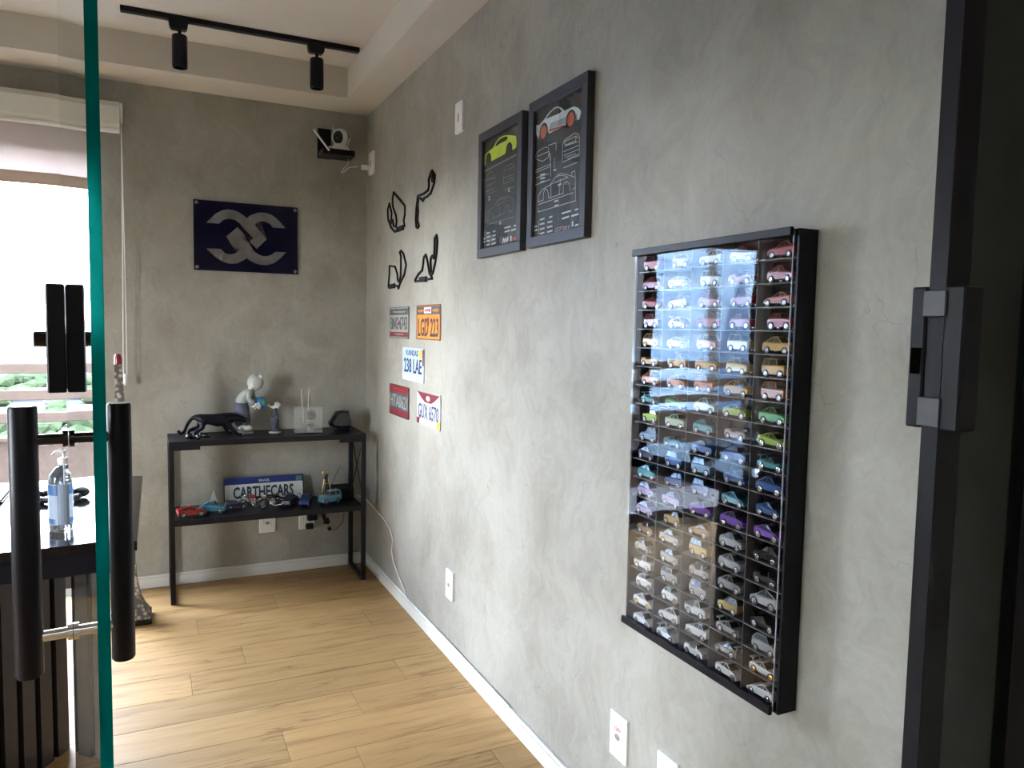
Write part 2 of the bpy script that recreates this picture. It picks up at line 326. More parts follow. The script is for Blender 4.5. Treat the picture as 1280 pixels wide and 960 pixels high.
# outlines measured on the wall planes
TRACKS=[[(-0.513,1.961),(-0.612,1.913),(-0.694,1.872),(-0.695,1.835),(-0.677,1.806),(-0.692,1.781),(-0.535,1.771),(-0.474,1.798),(-0.422,1.844),(-0.413,1.892),(-0.443,1.917),(-0.483,1.869),(-0.478,1.841),(-0.453,1.815),(-0.504,1.83),(-0.517,1.8),(-0.554,1.793),(-0.566,1.816),(-0.553,1.846),(-0.502,1.895),(-0.496,1.931)],[(-1.067,1.962),(-1.098,1.941),(-1.09,1.912),(-1.049,1.876),(-0.998,1.868),(-0.969,1.869),(-0.949,1.859),(-0.919,1.873),(-0.888,1.876),(-0.879,1.85),(-0.886,1.817),(-0.874,1.786),(-0.898,1.757),(-0.882,1.751),(-0.861,1.758),(-0.853,1.788),(-0.858,1.833),(-0.872,1.87),(-0.878,1.889),(-0.958,1.887),(-1.016,1.893),(-1.025,1.911),(-1.021,1.936),(-1.039,1.954)],[(-0.641,1.672),(-0.677,1.655),(-0.719,1.601),(-0.691,1.558),(-0.638,1.529),(-0.621,1.516),(-0.605,1.499),(-0.586,1.511),(-0.524,1.517),(-0.447,1.509),(-0.434,1.517),(-0.451,1.575),(-0.453,1.615),(-0.546,1.604),(-0.584,1.567),(-0.59,1.539),(-0.616,1.527),(-0.637,1.557),(-0.638,1.606),(-0.637,1.648),(-0.618,1.667)],[(-1.125,1.695),(-1.134,1.67),(-1.127,1.622),(-1.11,1.581),(-1.084,1.545),(-1.065,1.534),(-1.075,1.521),(-0.959,1.521),(-0.857,1.519),(-0.852,1.526),(-0.898,1.55),(-0.948,1.563),(-0.961,1.591),(-0.966,1.616),(-0.992,1.626),(-1.016,1.593),(-1.046,1.541),(-1.065,1.537),(-1.061,1.553),(-1.054,1.591),(-1.057,1.609),(-1.076,1.615),(-1.095,1.603),(-1.101,1.636),(-1.103,1.685)]]
MARKS=[[(-0.579,1.776),(-0.669,1.777)],[(-1.059,1.959),(-1.075,1.927)],[(-0.465,1.513),(-0.536,1.514)],[(-0.925,1.524),(-0.999,1.523)]]
CARR=[(-2.01,1.909),(-2.018,1.929),(-2.039,1.925),(-2.07,1.934),(-2.098,1.947),(-2.131,1.953),(-2.152,1.95),(-2.169,1.943),(-2.19,1.929),(-2.211,1.929),(-2.243,1.927),(-2.266,1.917),(-2.282,1.904),(-2.277,1.896),(-2.272,1.886),(-2.263,1.887),(-2.257,1.903),(-2.242,1.914),(-2.221,1.918),(-2.204,1.908),(-2.197,1.893),(-2.192,1.888),(-2.101,1.886),(-2.092,1.896),(-2.083,1.911),(-2.065,1.918),(-2.045,1.915),(-2.04,1.897),(-2.032,1.888),(-2.019,1.902)]
CARRW=[(-2.079,1.933),(-2.109,1.944),(-2.136,1.948),(-2.155,1.946),(-2.174,1.932),(-2.161,1.929),(-2.115,1.931)]
CARRS=[(-2.1,1.898),(-2.192,1.89),(-2.192,1.886),(-2.101,1.891)]
CARRD=[(-2.108,1.913),(-2.199,1.91),(-2.195,1.893),(-2.103,1.899)]
RWH=[(-2.067,1.898),(-2.089,1.897),(-2.067,1.918),(-2.226,1.897),(-2.249,1.895),(-2.225,1.918)]
LR=[[(-2.017,1.827),(-2.022,1.842),(-2.034,1.849),(-2.08,1.852),(-2.097,1.847),(-2.102,1.834),(-2.112,1.824),(-2.113,1.808)],[(-2.028,1.835),(-2.099,1.835)],[(-2.098,1.853),(-2.144,1.851),(-2.145,1.831)],[(-2.184,1.795),(-2.182,1.836),(-2.194,1.848),(-2.249,1.855),(-2.269,1.847),(-2.277,1.835),(-2.277,1.794),(-2.212,1.792)],[(-2.189,1.844),(-2.255,1.845),(-2.27,1.838)],[(-2.195,1.831),(-2.27,1.828)],[(-2.194,1.848),(-2.197,1.833),(-2.255,1.832),(-2.257,1.847)],[(-2.191,1.806),(-2.276,1.807)],[(-2.196,1.799),(-2.257,1.799)],[(-2.188,1.817),(-2.273,1.817)],[(-2.016,1.832),(-2.016,1.789),(-2.116,1.79),(-2.104,1.83)],[(-2.018,1.832),(-2.031,1.825),(-2.064,1.814),(-2.099,1.819),(-2.101,1.83)],[(-2.016,1.796),(-2.112,1.797)],[(-2.024,1.772),(-2.104,1.771)],[(-2.011,1.752),(-2.114,1.753)],[(-2.116,1.79),(-2.116,1.761)],[(-2.182,1.789),(-2.279,1.79)],[(-2.191,1.772),(-2.267,1.773)],[(-2.134,1.784),(-2.139,1.809)],[(-2.04,1.699),(-2.043,1.717),(-2.062,1.73),(-2.09,1.735),(-2.112,1.737),(-2.136,1.751),(-2.159,1.758),(-2.183,1.758),(-2.212,1.75),(-2.241,1.74),(-2.258,1.734),(-2.26,1.708),(-2.248,1.703)],[(-2.044,1.691),(-2.249,1.695)],[(-2.073,1.701),(-2.074,1.721),(-2.081,1.729),(-2.09,1.73),(-2.101,1.721),(-2.107,1.701)],[(-2.192,1.7),(-2.193,1.723),(-2.202,1.73),(-2.212,1.731),(-2.225,1.723),(-2.23,1.703)],[(-2.112,1.737),(-2.142,1.754),(-2.171,1.755),(-2.201,1.748),(-2.218,1.741),(-2.136,1.74),(-2.112,1.737)],[(-2.241,1.74),(-2.237,1.751),(-2.254,1.753),(-2.258,1.734)],[(-2.04,1.699),(-2.073,1.7)],[(-2.107,1.7),(-2.189,1.702)],[(-2.118,1.738),(-2.121,1.702)],[(-2.175,1.745),(-2.171,1.702)],[(-2.043,1.669),(-2.261,1.671)],[(-2.041,1.678),(-2.042,1.669)],[(-2.26,1.708),(-2.262,1.671)],[(-2.046,1.643),(-2.048,1.602)]]
DR=[[(-2.056,1.644),(-2.082,1.645)],[(-2.056,1.631),(-2.082,1.631)],[(-2.057,1.616),(-2.083,1.617)],[(-2.058,1.603),(-2.083,1.604)],[(-2.113,1.644),(-2.13,1.645)],[(-2.104,1.631),(-2.13,1.631)],[(-2.102,1.617),(-2.131,1.617)],[(-2.103,1.603),(-2.132,1.604)],[(-2.017,1.628),(-2.035,1.628)],[(-2.017,1.616),(-2.039,1.617)],[(-2.188,1.646),(-2.237,1.647)],[(-2.262,1.646),(-2.277,1.647)],[(-2.19,1.631),(-2.228,1.633)],[(-2.243,1.632),(-2.279,1.633)],[(-2.264,1.604),(-2.279,1.605)],[(-2.132,1.776),(-2.147,1.775)],[(-2.053,1.776),(-2.079,1.775)],[(-2.054,1.765),(-2.079,1.764)],[(-2.054,1.754),(-2.077,1.754)],[(-2.142,1.686),(-2.163,1.686)],[(-2.145,1.673),(-2.163,1.673)],[(-2.161,1.729),(-2.179,1.729)]]
RT=[(-2.149,1.6),(-2.236,1.606),(-2.148,1.614)]
CARL=[(-1.621,1.896),(-1.622,1.906),(-1.634,1.917),(-1.668,1.923),(-1.704,1.927),(-1.726,1.941),(-1.751,1.95),(-1.788,1.949),(-1.831,1.941),(-1.878,1.928),(-1.885,1.907),(-1.88,1.891),(-1.857,1.888),(-1.844,1.903),(-1.826,1.913),(-1.808,1.908),(-1.803,1.889),(-1.791,1.887),(-1.689,1.885),(-1.682,1.9),(-1.661,1.909),(-1.648,1.901),(-1.639,1.88),(-1.628,1.882)]
CARLW=[(-1.72,1.926),(-1.732,1.939),(-1.764,1.944),(-1.801,1.943),(-1.819,1.937),(-1.81,1.929),(-1.758,1.929)]
LWH=[(-1.665,1.895),(-1.683,1.894),(-1.665,1.909),(-1.83,1.895),(-1.848,1.894),(-1.829,1.912)]
STREAK=[(-1.622,1.864),(-1.886,1.871),(-1.884,1.866),(-1.629,1.858)]
LL=[[(-1.664,1.85),(-1.697,1.85),(-1.721,1.827),(-1.725,1.808)],[(-1.664,1.85),(-1.641,1.835),(-1.634,1.818)],[(-1.644,1.831),(-1.714,1.828)],[(-1.805,1.846),(-1.853,1.847),(-1.871,1.834),(-1.877,1.818)],[(-1.805,1.846),(-1.793,1.835),(-1.792,1.792)],[(-1.802,1.834),(-1.862,1.833)],[(-1.794,1.812),(-1.875,1.811)],[(-1.819,1.803),(-1.86,1.802)],[(-1.634,1.833),(-1.636,1.788),(-1.721,1.788),(-1.723,1.827)],[(-1.638,1.826),(-1.716,1.825)],[(-1.647,1.789),(-1.71,1.788)],[(-1.654,1.809),(-1.705,1.808)],[(-1.661,1.814),(-1.662,1.787)],[(-1.676,1.813),(-1.677,1.787)],[(-1.694,1.812),(-1.695,1.786)],[(-1.789,1.815),(-1.791,1.784)],[(-1.79,1.793),(-1.873,1.793)],[(-1.873,1.793),(-1.873,1.804)],[(-1.647,1.779),(-1.725,1.779)],[(-1.795,1.771),(-1.871,1.771)],[(-1.647,1.691),(-1.65,1.714),(-1.672,1.722),(-1.719,1.729),(-1.737,1.744),(-1.765,1.751),(-1.813,1.749),(-1.846,1.741),(-1.863,1.733),(-1.87,1.714),(-1.864,1.698)],[(-1.647,1.691),(-1.666,1.691)],[(-1.707,1.692),(-1.801,1.696)],[(-1.835,1.696),(-1.864,1.698)],[(-1.67,1.691),(-1.673,1.711),(-1.687,1.718),(-1.702,1.71),(-1.707,1.692)],[(-1.805,1.696),(-1.807,1.717),(-1.82,1.722),(-1.834,1.713),(-1.836,1.696)],[(-1.719,1.729),(-1.744,1.743),(-1.779,1.746),(-1.813,1.742),(-1.806,1.734),(-1.737,1.73)],[(-1.762,1.729),(-1.767,1.696)],[(-1.659,1.674),(-1.875,1.676)],[(-1.656,1.654),(-1.658,1.621)]]
DL=[[(-1.662,1.646),(-1.686,1.646)],[(-1.662,1.632),(-1.687,1.633)],[(-1.663,1.619),(-1.687,1.619)],[(-1.663,1.606),(-1.688,1.606)],[(-1.713,1.646),(-1.73,1.646)],[(-1.709,1.632),(-1.733,1.632)],[(-1.704,1.619),(-1.733,1.62)],[(-1.703,1.605),(-1.734,1.606)],[(-1.629,1.629),(-1.644,1.63)],[(-1.629,1.619),(-1.645,1.619)],[(-1.805,1.648),(-1.85,1.648)],[(-1.876,1.647),(-1.892,1.647)],[(-1.807,1.635),(-1.843,1.636)],[(-1.856,1.634),(-1.893,1.636)],[(-1.67,1.767),(-1.682,1.767)],[(-1.671,1.758),(-1.682,1.758)],[(-1.828,1.771),(-1.838,1.771)],[(-1.829,1.763),(-1.839,1.763)],[(-1.764,1.674),(-1.773,1.674)],[(-1.765,1.666),(-1.774,1.667)]]
LT=[(-1.785,1.603),(-1.839,1.605),(-1.784,1.623)]
LS=[(-1.765,1.603),(-1.773,1.624)]
LB=[(-1.868,1.607),(-1.894,1.609)]
LOGO=[[(-0.1913,0.062),(-0.1729,0.0817),(-0.1464,0.1098),(-0.1199,0.1264),(-0.0934,0.1342),(-0.0668,0.133),(-0.0401,0.1256),(-0.0187,0.1121),(-0.0016,0.0977),(0.0192,0.1162),(0.052,0.1302),(0.0849,0.1328),(0.1179,0.1252),(0.1453,0.1062),(0.1674,0.0851),(0.1866,0.0619),(0.1271,0.061),(0.1118,0.078),(0.0899,0.0878),(0.0679,0.0889),(0.0487,0.0818),(0.035,0.0695),(0.0944,-0.001),(0.0456,-0.0522),(0.0124,-0.0183),(0.0299,-0.0003),(-0.0353,0.0699),(-0.0565,0.0851),(-0.0831,0.0897),(-0.1097,0.0827),(-0.1321,0.0615)],[(-0.1923,-0.0649),(-0.1742,-0.0842),(-0.1535,-0.1023),(-0.1274,-0.1201),(-0.1011,-0.1309),(-0.0746,-0.1338),(-0.0479,-0.1296),(-0.021,-0.1157),(-0.0036,-0.1019),(0.0168,-0.1147),(0.0383,-0.1259),(0.0655,-0.1317),(0.0984,-0.1316),(0.1316,-0.1195),(0.1596,-0.0952),(0.1907,-0.0608),(0.135,-0.0625),(0.121,-0.0759),(0.0989,-0.0863),(0.0769,-0.0876),(0.0552,-0.0798),(0.0335,-0.0659),(-0.0333,0.0011),(-0.0159,0.0196),(-0.0462,0.0506),(-0.0999,-0.0002),(-0.0392,-0.062),(-0.0528,-0.0768),(-0.0688,-0.085),(-0.0848,-0.0882),(-0.106,-0.0828),(-0.1269,-0.063)]]
# ---------------- the room ----------------
ZC,TX,TY,TZ=2.4423,.1684,.266,.1464
fl=st('floor',box(B(),-3.4,.1,-6.1,0,-.05,-.004),M['joint'])
# laminate planks, one object each (room part in view), running left to right
def plank_mesh(L_):
    bm=box(B(),0,L_-.0012,0,.1838,-.006,0,bev=.0008); bmesh.ops.recalc_face_normals(bm,faces=bm.faces)
    me=D.meshes.new('floor_plank'); bm.to_mesh(me); bm.free(); me.materials.append(M['oak']); return me
PM={}
row=0; y=-.155
joints={-3:-.2,-6:-.217,-7:-.43,-1:-.55,-2:-.9,-4:-.75,-5:-.95,-8:-.7}
for i in range(0,20):
    ya=.03-.185*(i+1)     # lower edge of this row:  ... -.71,-.895 ...
    if ya<-3.55: break
    off=joints.get(-i+1,-R_.uniform(.05,1.1)) if i>0 else -.5
    xs=[0.0,off]
    while xs[-1]>-3.3: xs.append(xs[-1]-1.21)
    for a,b in zip(xs[1:],xs[:-1]):
        a=max(a,-3.3); Lp=round(b-a,4)
        if Lp<.02: continue
        if Lp not in PM: PM[Lp]=plank_mesh(Lp)
        top=ya+.185
        o=link('floor_plank',PM[Lp],None,fl,(a,ya,0))
        if top>0: o.scale.y=(0-ya)/.185
# corridor floor
st('floor',box(B(),-3.3,0,-6.0,-3.52,-.006,0),M['oak'])
# walls
st('wall_right',box(B(),0,.12,-6.1,.12,0,2.62),M['wall'])
wb=B(); box(wb,-1.30,0,0,.14,0,2.62); box(wb,-3.4,-3.07,0,.14,0,2.62); box(wb,-3.07,-1.30,0,.14,2.20,2.62); st('wall_back',wb,M['wall'])
wl=B(); box(wl,-3.42,-3.30,-6.1,-2.925,0,2.62); box(wl,-3.42,-3.30,-2.275,0,0,2.62); box(wl,-3.42,-3.30,-2.925,-2.275,1.90,2.62); box(wl,-3.42,-3.30,-2.925,-2.275,0,.20); st('wall_left',wl,M['wall'])
st('wall_front',box(B(),-3.4,.1,-6.12,-6.0,0,2.62),M['wall'])
# ceiling: dropped border with a raised tray
cb=B(); box(cb,-3.3,0,-TY,0,ZC,ZC+.2); box(cb,-TX,0,-3.5,-TY,ZC,ZC+.2); box(cb,-3.3,-3.1,-3.5,-TY,ZC,ZC+.2); box(cb,-3.1,-TX,-3.5,-3.3,ZC,ZC+.2)
ce=st('ceiling',cb,M['plaster'])
obj('ceiling_tray',box(B(),-3.3,0,-3.5,0,ZC+TZ,ZC+.2),M['plaster'],ce)
st('ceiling',box(B(),-3.4,.1,-6.1,-3.5,ZC,ZC+.1),M['plaster'])
# header over the glass front
st('trim_2',box(B(),-3.3,0,-3.52,-3.47,2.12,ZC),M['black_metal'])
# skirting boards (stepped profile)
def skirt(name,a):
    bm=B(); x0,x1,y0,y1=a
    box(bm,x0,x1,y0,y1,0,.050,bev=.0015)
    if x1-x0>y1-y0: box(bm,x0,x1,y0+.005,y1,.050,.062,bev=.002)
    else: box(bm,x0+.005,x1,y0,y1,.050,.062,bev=.002)
    return st(name,bm,M['white'])
skirt('baseboard_right',(-.015,0,-3.5,0)); skirt('baseboard_back',(-1.30,-.015,-.015,0)); skirt('baseboard_left',(-3.3,-3.285,-3.5,0))
# ---------------- window with sliding balcony doors ----------------
win=tag(D.objects.new('window_1',None),kind='structure'); COL.objects.link(win); win.location=(-2.185,.06,0)
fr=B()
for a in ((-.885,-.835),(.835,.885)): box(fr,a[0],a[1],-.03,.03,0,2.20,bev=.002)
box(fr,-.835,.835,-.03,.03,2.15,2.20,bev=.002); box(fr,-.835,.835,-.03,.03,0,.03)
obj('window_frame',fr,M['white'],win)
for xa,xb,yy in ((-.835,.17,.012),(.17,.835,-.012)):
    s=B(); wd=.045 if yy<0 else .05
    box(s,xa,xa+wd,yy-.01,yy+.01,.03,2.15); box(s,xb-wd,xb,yy-.01,yy+.01,.03,2.15); box(s,xa+wd,xb-wd,yy-.01,yy+.01,.03,.09); box(s,xa+wd,xb-wd,yy-.01,yy+.01,2.09,2.15)
    so=obj('window_sash',s,M['charcoal'],win)
    obj('window_pane',box(B(),xa+wd,xb-wd,yy-.002,yy+.002,.09,2.09),M['pane'],so)
w3=tag(D.objects.new('added_window_3',None),kind='structure'); COL.objects.link(w3); w3.location=(-3.36,-2.60,.20)  # unseen window added to bring light onto the near right wall
s=B(); box(s,-.02,.02,-.325,-.295,0,1.7); box(s,-.02,.02,.295,.325,0,1.7); box(s,-.02,.02,-.295,.295,0,.03); box(s,-.02,.02,-.295,.295,1.67,1.7)
so=obj('window_sash',s,M['charcoal'],w3); obj('window_pane',box(B(),-.002,.002,-.295,.295,.03,1.67),M['pane'],so)
# ---------------- balcony and what lies beyond ----------------
st('floor',box(B(),-6,1.0,.14,1.25,-.12,-.02),M['balcony_floor'])
bal=empty('balcony_parapet','beige rendered balcony parapet with three painted rails outside the window','balcony',(-2.2,1.2,0))
obj('parapet_wall',box(B(),-3.8,3.2,-.05,.05,-.02,.60),M['parapet'],bal)
obj('coping',box(B(),-3.8,3.2,-.07,.07,.60,.625,bev=.004),M['rail'],bal)
for z in (.735,.870,1.03):
    obj('rail',box(B(),-3.8,3.2,-.02,.02,z-.03,z+.03,bev=.004),M['rail'],bal)
for x in (-3.0,-1.8,-.6,1.6): obj('post',box(B(),x-.02,x+.02,-.02,.02,.625,1.0,bev=.003),M['rail'],bal)
land=st('hills',None or (lambda bm:(bmesh.ops.create_grid(bm,x_segments=60,y_segments=60,size=1),bm)[1])(B()),mat('far_ground',(.045,.048,.04),.95,spec=0,var=.35,vscale=.02))
for v in land.data.vertices:
    x,y=v.co.x*2600,v.co.y*2600
    h=-62+max(0,(y-1100))*.045*(.6+.4*math.sin(x*.003)+.3*math.sin(x*.0071+1))
    v.co=Vector((x-200,y+1500,min(h,-4)))
M['tree']=mat('tree_canopy',(.020,.028,.015),.9,spec=0,var=.4,vscale=.15)
bm=B(); rr=random.Random(3)
BL=[]
while len(BL)<34:
    dist=rr.uniform(540,1000); a=math.radians(rr.uniform(-52,6)); c_=(dist*math.sin(a),dist*math.cos(a),rr.uniform(12,24),rr.uniform(8,26) if dist<700 else rr.uniform(14,40))
    if all(math.hypot(c_[0]-b[0],c_[1]-b[1])>48 for b in BL): BL.append(c_)
az=math.radians(-42.8); BL.append((240*math.sin(az),240*math.cos(az),1,0)); az=math.radians(-38.0); BL.append((520*math.sin(az),520*math.cos(az),26,0))
for i in range(900):
    dist=rr.uniform(330,900); az=math.radians(rr.uniform(-62,8)); x=-1+dist*math.sin(az); y=dist*math.cos(az)
    if 520<dist<640 and rr.random()<.8: continue
    r=rr.uniform(5,11)
    if any(abs(x-b[0])<b[2]/2+r+2 and abs(y-b[1])<b[2]/2+r+2 for b in BL): continue
    g=bmesh.ops.create_icosphere(bm,subdivisions=1,radius=1)
    for q in g['verts']: q.co=Vector((x+q.co.x*r,y+q.co.y*r,-60+r*.4+q.co.z*r*.7*rr.uniform(.7,1.2)))
tag(obj('tree_canopy',bm,M['tree']),'green tree canopy filling the valley below the balcony','trees',kind='stuff')
M['bld_white']=mat('far_building_white',(.09,.09,.095),.8,spec=0); M['bld_blue']=mat('far_building_bluegrey',(.10,.14,.20),.5); M['bld_warm']=mat('far_building_warm',(.07,.055,.045),.8,spec=0); M['bld_win']=mat('far_window_band',(.03,.035,.045),.6,spec=.05)
def tower(x,y,w,h,m,label,pointed=False,group=None):
    e=empty('far_building',label,'building',(x,y,-62),group)
    obj('wall',box(B(),-w/2,w/2,-w/2,w/2,0,h),m,e)
    nb=max(2,int(h/9)); b=B()
    for k in range(nb): box(b,-w/2-.15,w/2+.15,-w/2-.15,w/2+.15,(k+.35)*h/nb,(k+.72)*h/nb)
    o=obj('window_band',b,M['bld_win'],e); o['kind']='stuff'
    if pointed: 
        b=B(); vs=[b.verts.new(p) for p in ((-w/2,-w/2,h),(w/2,-w/2,h),(w/2,w/2,h),(-w/2,w/2,h),(0,0,h+w*1.6))]
        for k in range(4): b.faces.new((vs[k],vs[(k+1)%4],vs[4]))
        b.faces.new(vs[:4]); obj('roof',b,m,e)
    else: obj('roof',box(B(),-w*.55,w*.55,-w*.55,w*.55,h,h+1.5),M['bld_warm'],e)
fb=empty('added_glass_building','broad pale blue glazed building added opposite the balcony for the case cover to mirror','building',(-1.2+78*math.sin(math.radians(-40)),78*math.cos(math.radians(-40)),-62),rot=(0,0,math.radians(40)))  # out of direct view, added so the case cover reflects pale blue
obj('wall',box(B(),-13,13,0,14,0,112),mat('facade_pale_blue',(.34,.46,.60),.7,spec=.1,var=.08,vscale=.3),fb)
mfb=mat('facade_window_blue',(.24,.36,.52),.6,spec=.1,var=.1,vscale=.4)
for k in range(36): obj('window_band',box(B(),-12.6,12.6,-.12,0,k*3.1+1.2,k*3.1+2.6),mfb,fb)
b=B(); prism(b,[(-7,0),(-2.2,0),(-2.2,62),(-4.6,70),(-7,62)],0,.5)
for v in b.verts: v.co=Vector((v.co.x,-v.co.z-.12,v.co.y))
obj('entrance_recess',b,mat('facade_deep_blue',(.05,.10,.19),.4,var=.1),fb)
for x in (-8,-1.2,5.5): obj('pier',box(B(),x-.5,x+.5,-.7,0,0,112),M['bld_white'],fb)
az=math.radians(-38.0); tower(520*math.sin(az),520*math.cos(az),26,72,M['bld_white'],'broad pale tower behind and right of the pointed one')
for i in range(34):
    tower(*BL[i],rr.choice([M['bld_white'],M['bld_warm'],M['bld_blue'],M['bld_white']]),'small pale building in the hazy town below the balcony',group='buildings in the hazy town')
# ---------------- roller blind ----------------
bl=empty('roller_blind','white roller blind in a cassette over the balcony window','blind',(-1.18,-.01,2.20))
bm=B(); prism(bm,[(0,0),(-.085,0),(-.092,.02),(-.092,.10),(-.075,.125),(0,.125)],-1.92,0)
for v in bm.verts: v.co=Vector((v.co.z,v.co.x,v.co.y))
obj('cassette',bm,M['white'],bl)
obj('end_cap',box(B(),0,.012,-.085,0,.045,.12,bev=.004),M['white_plastic'],bl)
obj('blind_fabric',box(B(),-1.90,-.11,-.046,-.0445,-.225,.02),M['blind'],bl)
obj('hem_bar',box(B(),-1.90,-.11,-.050,-.040,-.275,-.222,bev=.003),M['hem'],bl)
obj('bottom_track',box(B(),-1.92,0,-.090,-.070,-.018,.0,bev=.004),M['white_plastic'],bl)
ch=B(); tube(ch,[(.006,-.06,.06),(.002,-.055,-.5),(-.006,-.052,-1.13)],.0022,6); tube(ch,[(.006,-.075,.06),(.010,-.06,-.6),(.010,-.055,-1.13)],.0022,6)
obj('bead_chain',ch,M['white_plastic'],bl)
obj('chain_weight',lathe(B(),[(.004,0),(.007,.01),(.0095,.05),(.007,.055),(0,.055)],(.002,-.054,-1.185),12),M['white_plastic'],bl)
# ---------------- glass door leaf, opened into the room ----------------
dr=D.objects.new('door_1',None); COL.objects.link(dr); dr.location=(-1.0996,-3.499,0); dr.rotation_euler=(0,0,.1084); dr['kind']='structure'
bm=box(B(),0,.008,0,.762,.008,2.10)
for f in bm.faces:
    f.material_index=1 if f.calc_center_median().y<.05 else 0
obj('glass_leaf',bm,[M['leaf_glass'],M['glass_edge']],dr)
lk=B()
for sx,x0 in ((-1,-.0245),(1,.0085)):
    pass
lko=obj('door_lock',box(B(),-.0245,-.0005,.690,.762,1.215,1.372,bev=.002),M['black_satin'],dr)
obj('lock_plate',box(B(),.0085,.0325,.690,.762,1.215,1.372,bev=.002),M['black_satin'],lko)
for a,b in ((-.040,-.0245),(.0325,.046)):
    k=B(); tube(k,[(a,.722,1.292),(b,.722,1.292)],.0115,16); obj('thumb_turn',k,M['black_gloss'],lko)
hd=B(); ph=D.objects.new('pull_handle',None); COL.objects.link(ph); ph.parent=dr
for xx,r in ((-.056,.0185),(.0665,.0165)):
    k=B(); tube(k,[(xx,.700,.80),(xx,.700,.803),(xx,.700,1.194),(xx,.700,1.197)],[r-.002,r,r,r-.002],24); o=obj('grip_bar',k,M['black_satin'],ph,True)
for z in (.856,1.147):
    k=B(); tube(k,[(-.042,.700,z),(-.0005,.700,z)],.008,16); tube(k,[(.0085,.700,z),(.055,.700,z)],.008,16)
    for q in ((-.0075,-.0005),(.0085,.0155)): tube(k,[(q[0],.700,z),(q[1],.700,z)],.0125,18)
    obj('standoff',k,M['chrome'] if z<1 else M['black_gloss'],ph,True)
# ---------------- fixed dark panel with the strike box on the right ----------------
sd=D.objects.new('window_2',None); COL.objects.link(sd); sd.location=(-.237,-3.5,0); sd['kind']='structure'
obj('edge_profile',box(B(),0,.042,0,.022,0,2.12,bev=.0008),M['black_satin'],sd)
obj('dark_pane',box(B(),.042,.172,.006,.014,0,2.12),mat('dark_tinted_glass',(.005,.009,.009),.12,spec=.6,var=.05),sd)
obj('frame_post',box(B(),.168,.237,-.004,.022,0,2.12,bev=.001),M['black_metal'],sd)
sb=obj('strike_box',box(B(),-.0025,.055,.0225,.042,1.211,1.378,bev=.002),M['black_satin'],sd)
obj('front_cover',box(B(),-.0025,.032,-.024,-.0005,1.211,1.378,bev=.002),M['black_satin'],sb)
obj('latch_hole',box(B(),-.0040,.01,.026,.038,1.275,1.306),mat('latch_hole_black',(.001,.001,.001),.9,spec=0,var=0),sb)
for z0,z1 in ((1.343,1.373),(1.214,1.248)):
    obj('clip',box(B(),-.0055,.004,-.003,.0245,z0,z1,bev=.0008),mat('clip_grey_black',(.035,.035,.042),.45,var=.05),sb)
for y0 in (-.021,.027): pass
# ---------------- track rail and spotlights ----------------
rl=empty('track_rail','long black track rail screwed to the raised ceiling','track rail',(-.67,-.548,ZC+TZ))
obj('rail_channel',box(B(),-.487,.487,-.0165,.0165,-.020,0,bev=.001),M['black_satin'],rl)
obj('conductor_slot',box(B(),-.48,.48,-.005,.005,-.0205,-.018),M['dark_hole'],rl)
for i,(x,lb) in enumerate(((-.942,'black cylinder spotlight on the left half of the ceiling track'),(-.378,'black cylinder spotlight near the right end of the ceiling track'))):
    s=empty('spotlight',lb,'spotlight',(x,-.548,ZC+TZ-.020),'spotlights on the ceiling track')
    ad=B(); prism(ad,[(-.038,0),(.038,0),(.034,-.028),(.026,-.036),(-.026,-.036),(-.034,-.028)],-.016,.016)
    for v in ad.verts: v.co=Vector((v.co.x,v.co.z,v.co.y))
    obj('track_adapter',ad,M['black_satin'],s)
    obj('swivel',lathe(B(),[(.007,-.060),(.007,-.034)],(0.004,0,0),12),M['black_satin'],s)
    obj('lamp_body',lathe(B(),[(.0,-.058),(.028,-.058),(.030,-.061),(.030,-.186),(.028,-.189),(.024,-.189),(.022,-.17),(0,-.17)],(.004,0,0),28),M['charcoal'] if 0 else M['black_satin'],s,True)
# ---------------- wall sign ----------------
sg=empty('wall_sign','dark navy acrylic sign with an interlaced brushed metal emblem on the back wall','sign',(-.618,-.012,1.752),rot=BW)
obj('sign_plate',prism(B(),rrect(0,0,.50,.344,.004),-.004,.002),M['navy_acrylic'],sg)
for P in LOGO: obj('emblem',prism(B(),P,.002,.006),M['steel'],sg)
for sx in (-1,1):
    for sy in (-1,1):
        obj('standoff_screw',lathe(B(),[(.004,-.012),(.004,.002),(.0095,.002),(.0095,.006),(.008,.0085),(.003,.0085),(.0028,.0065),(0,.0065)],(sx*.236,sy*.157,0),16),M['chrome'],sg,True)
# ---------------- wifi camera on its bracket ----------------
wc=empty('camera_bracket','small black wall bracket in the corner under the white camera','bracket',(-.18,-.003,2.19),rot=None)
obj('back_plate',box(B(),-.085,-.015,-.008,.003,.0,.155,bev=.003),M['black_satin'],wc)
obj('tray',prism(B(),rrect(.0,-.075,.165,.13,.012),.0,.028),M['black_satin'],wc)
wk=empty('security_camera','white dome wifi camera with two antennas on the black corner bracket','camera',(-.165,-.085,2.2185))
obj('base',lathe(B(),[(0,0),(.052,0),(.055,.006),(.050,.014),(.034,.030),(.030,.036),(0,.036)],n=28),M['white_plastic'],wk,True)
obj('head',ball(B(),(0,0,.072),.042,1,1,1.08,28,18),M['white_plastic'],wk,True)
o=obj('face',ball(B(),(-.012,-.018,.068),.032,.85,1.0,1.05,20,12),M['black_gloss'],wk,True)
k=B(); tube(k,[(-.012,-.043,.073),(-.013,-.048,.073)],.010,16); obj('lens',k,M['car_glass'],o)
o=obj('speaker_patch',ball(B(),(.034,-.006,.075),.018,.6,.7,1),M['black_gloss'],wk,True)
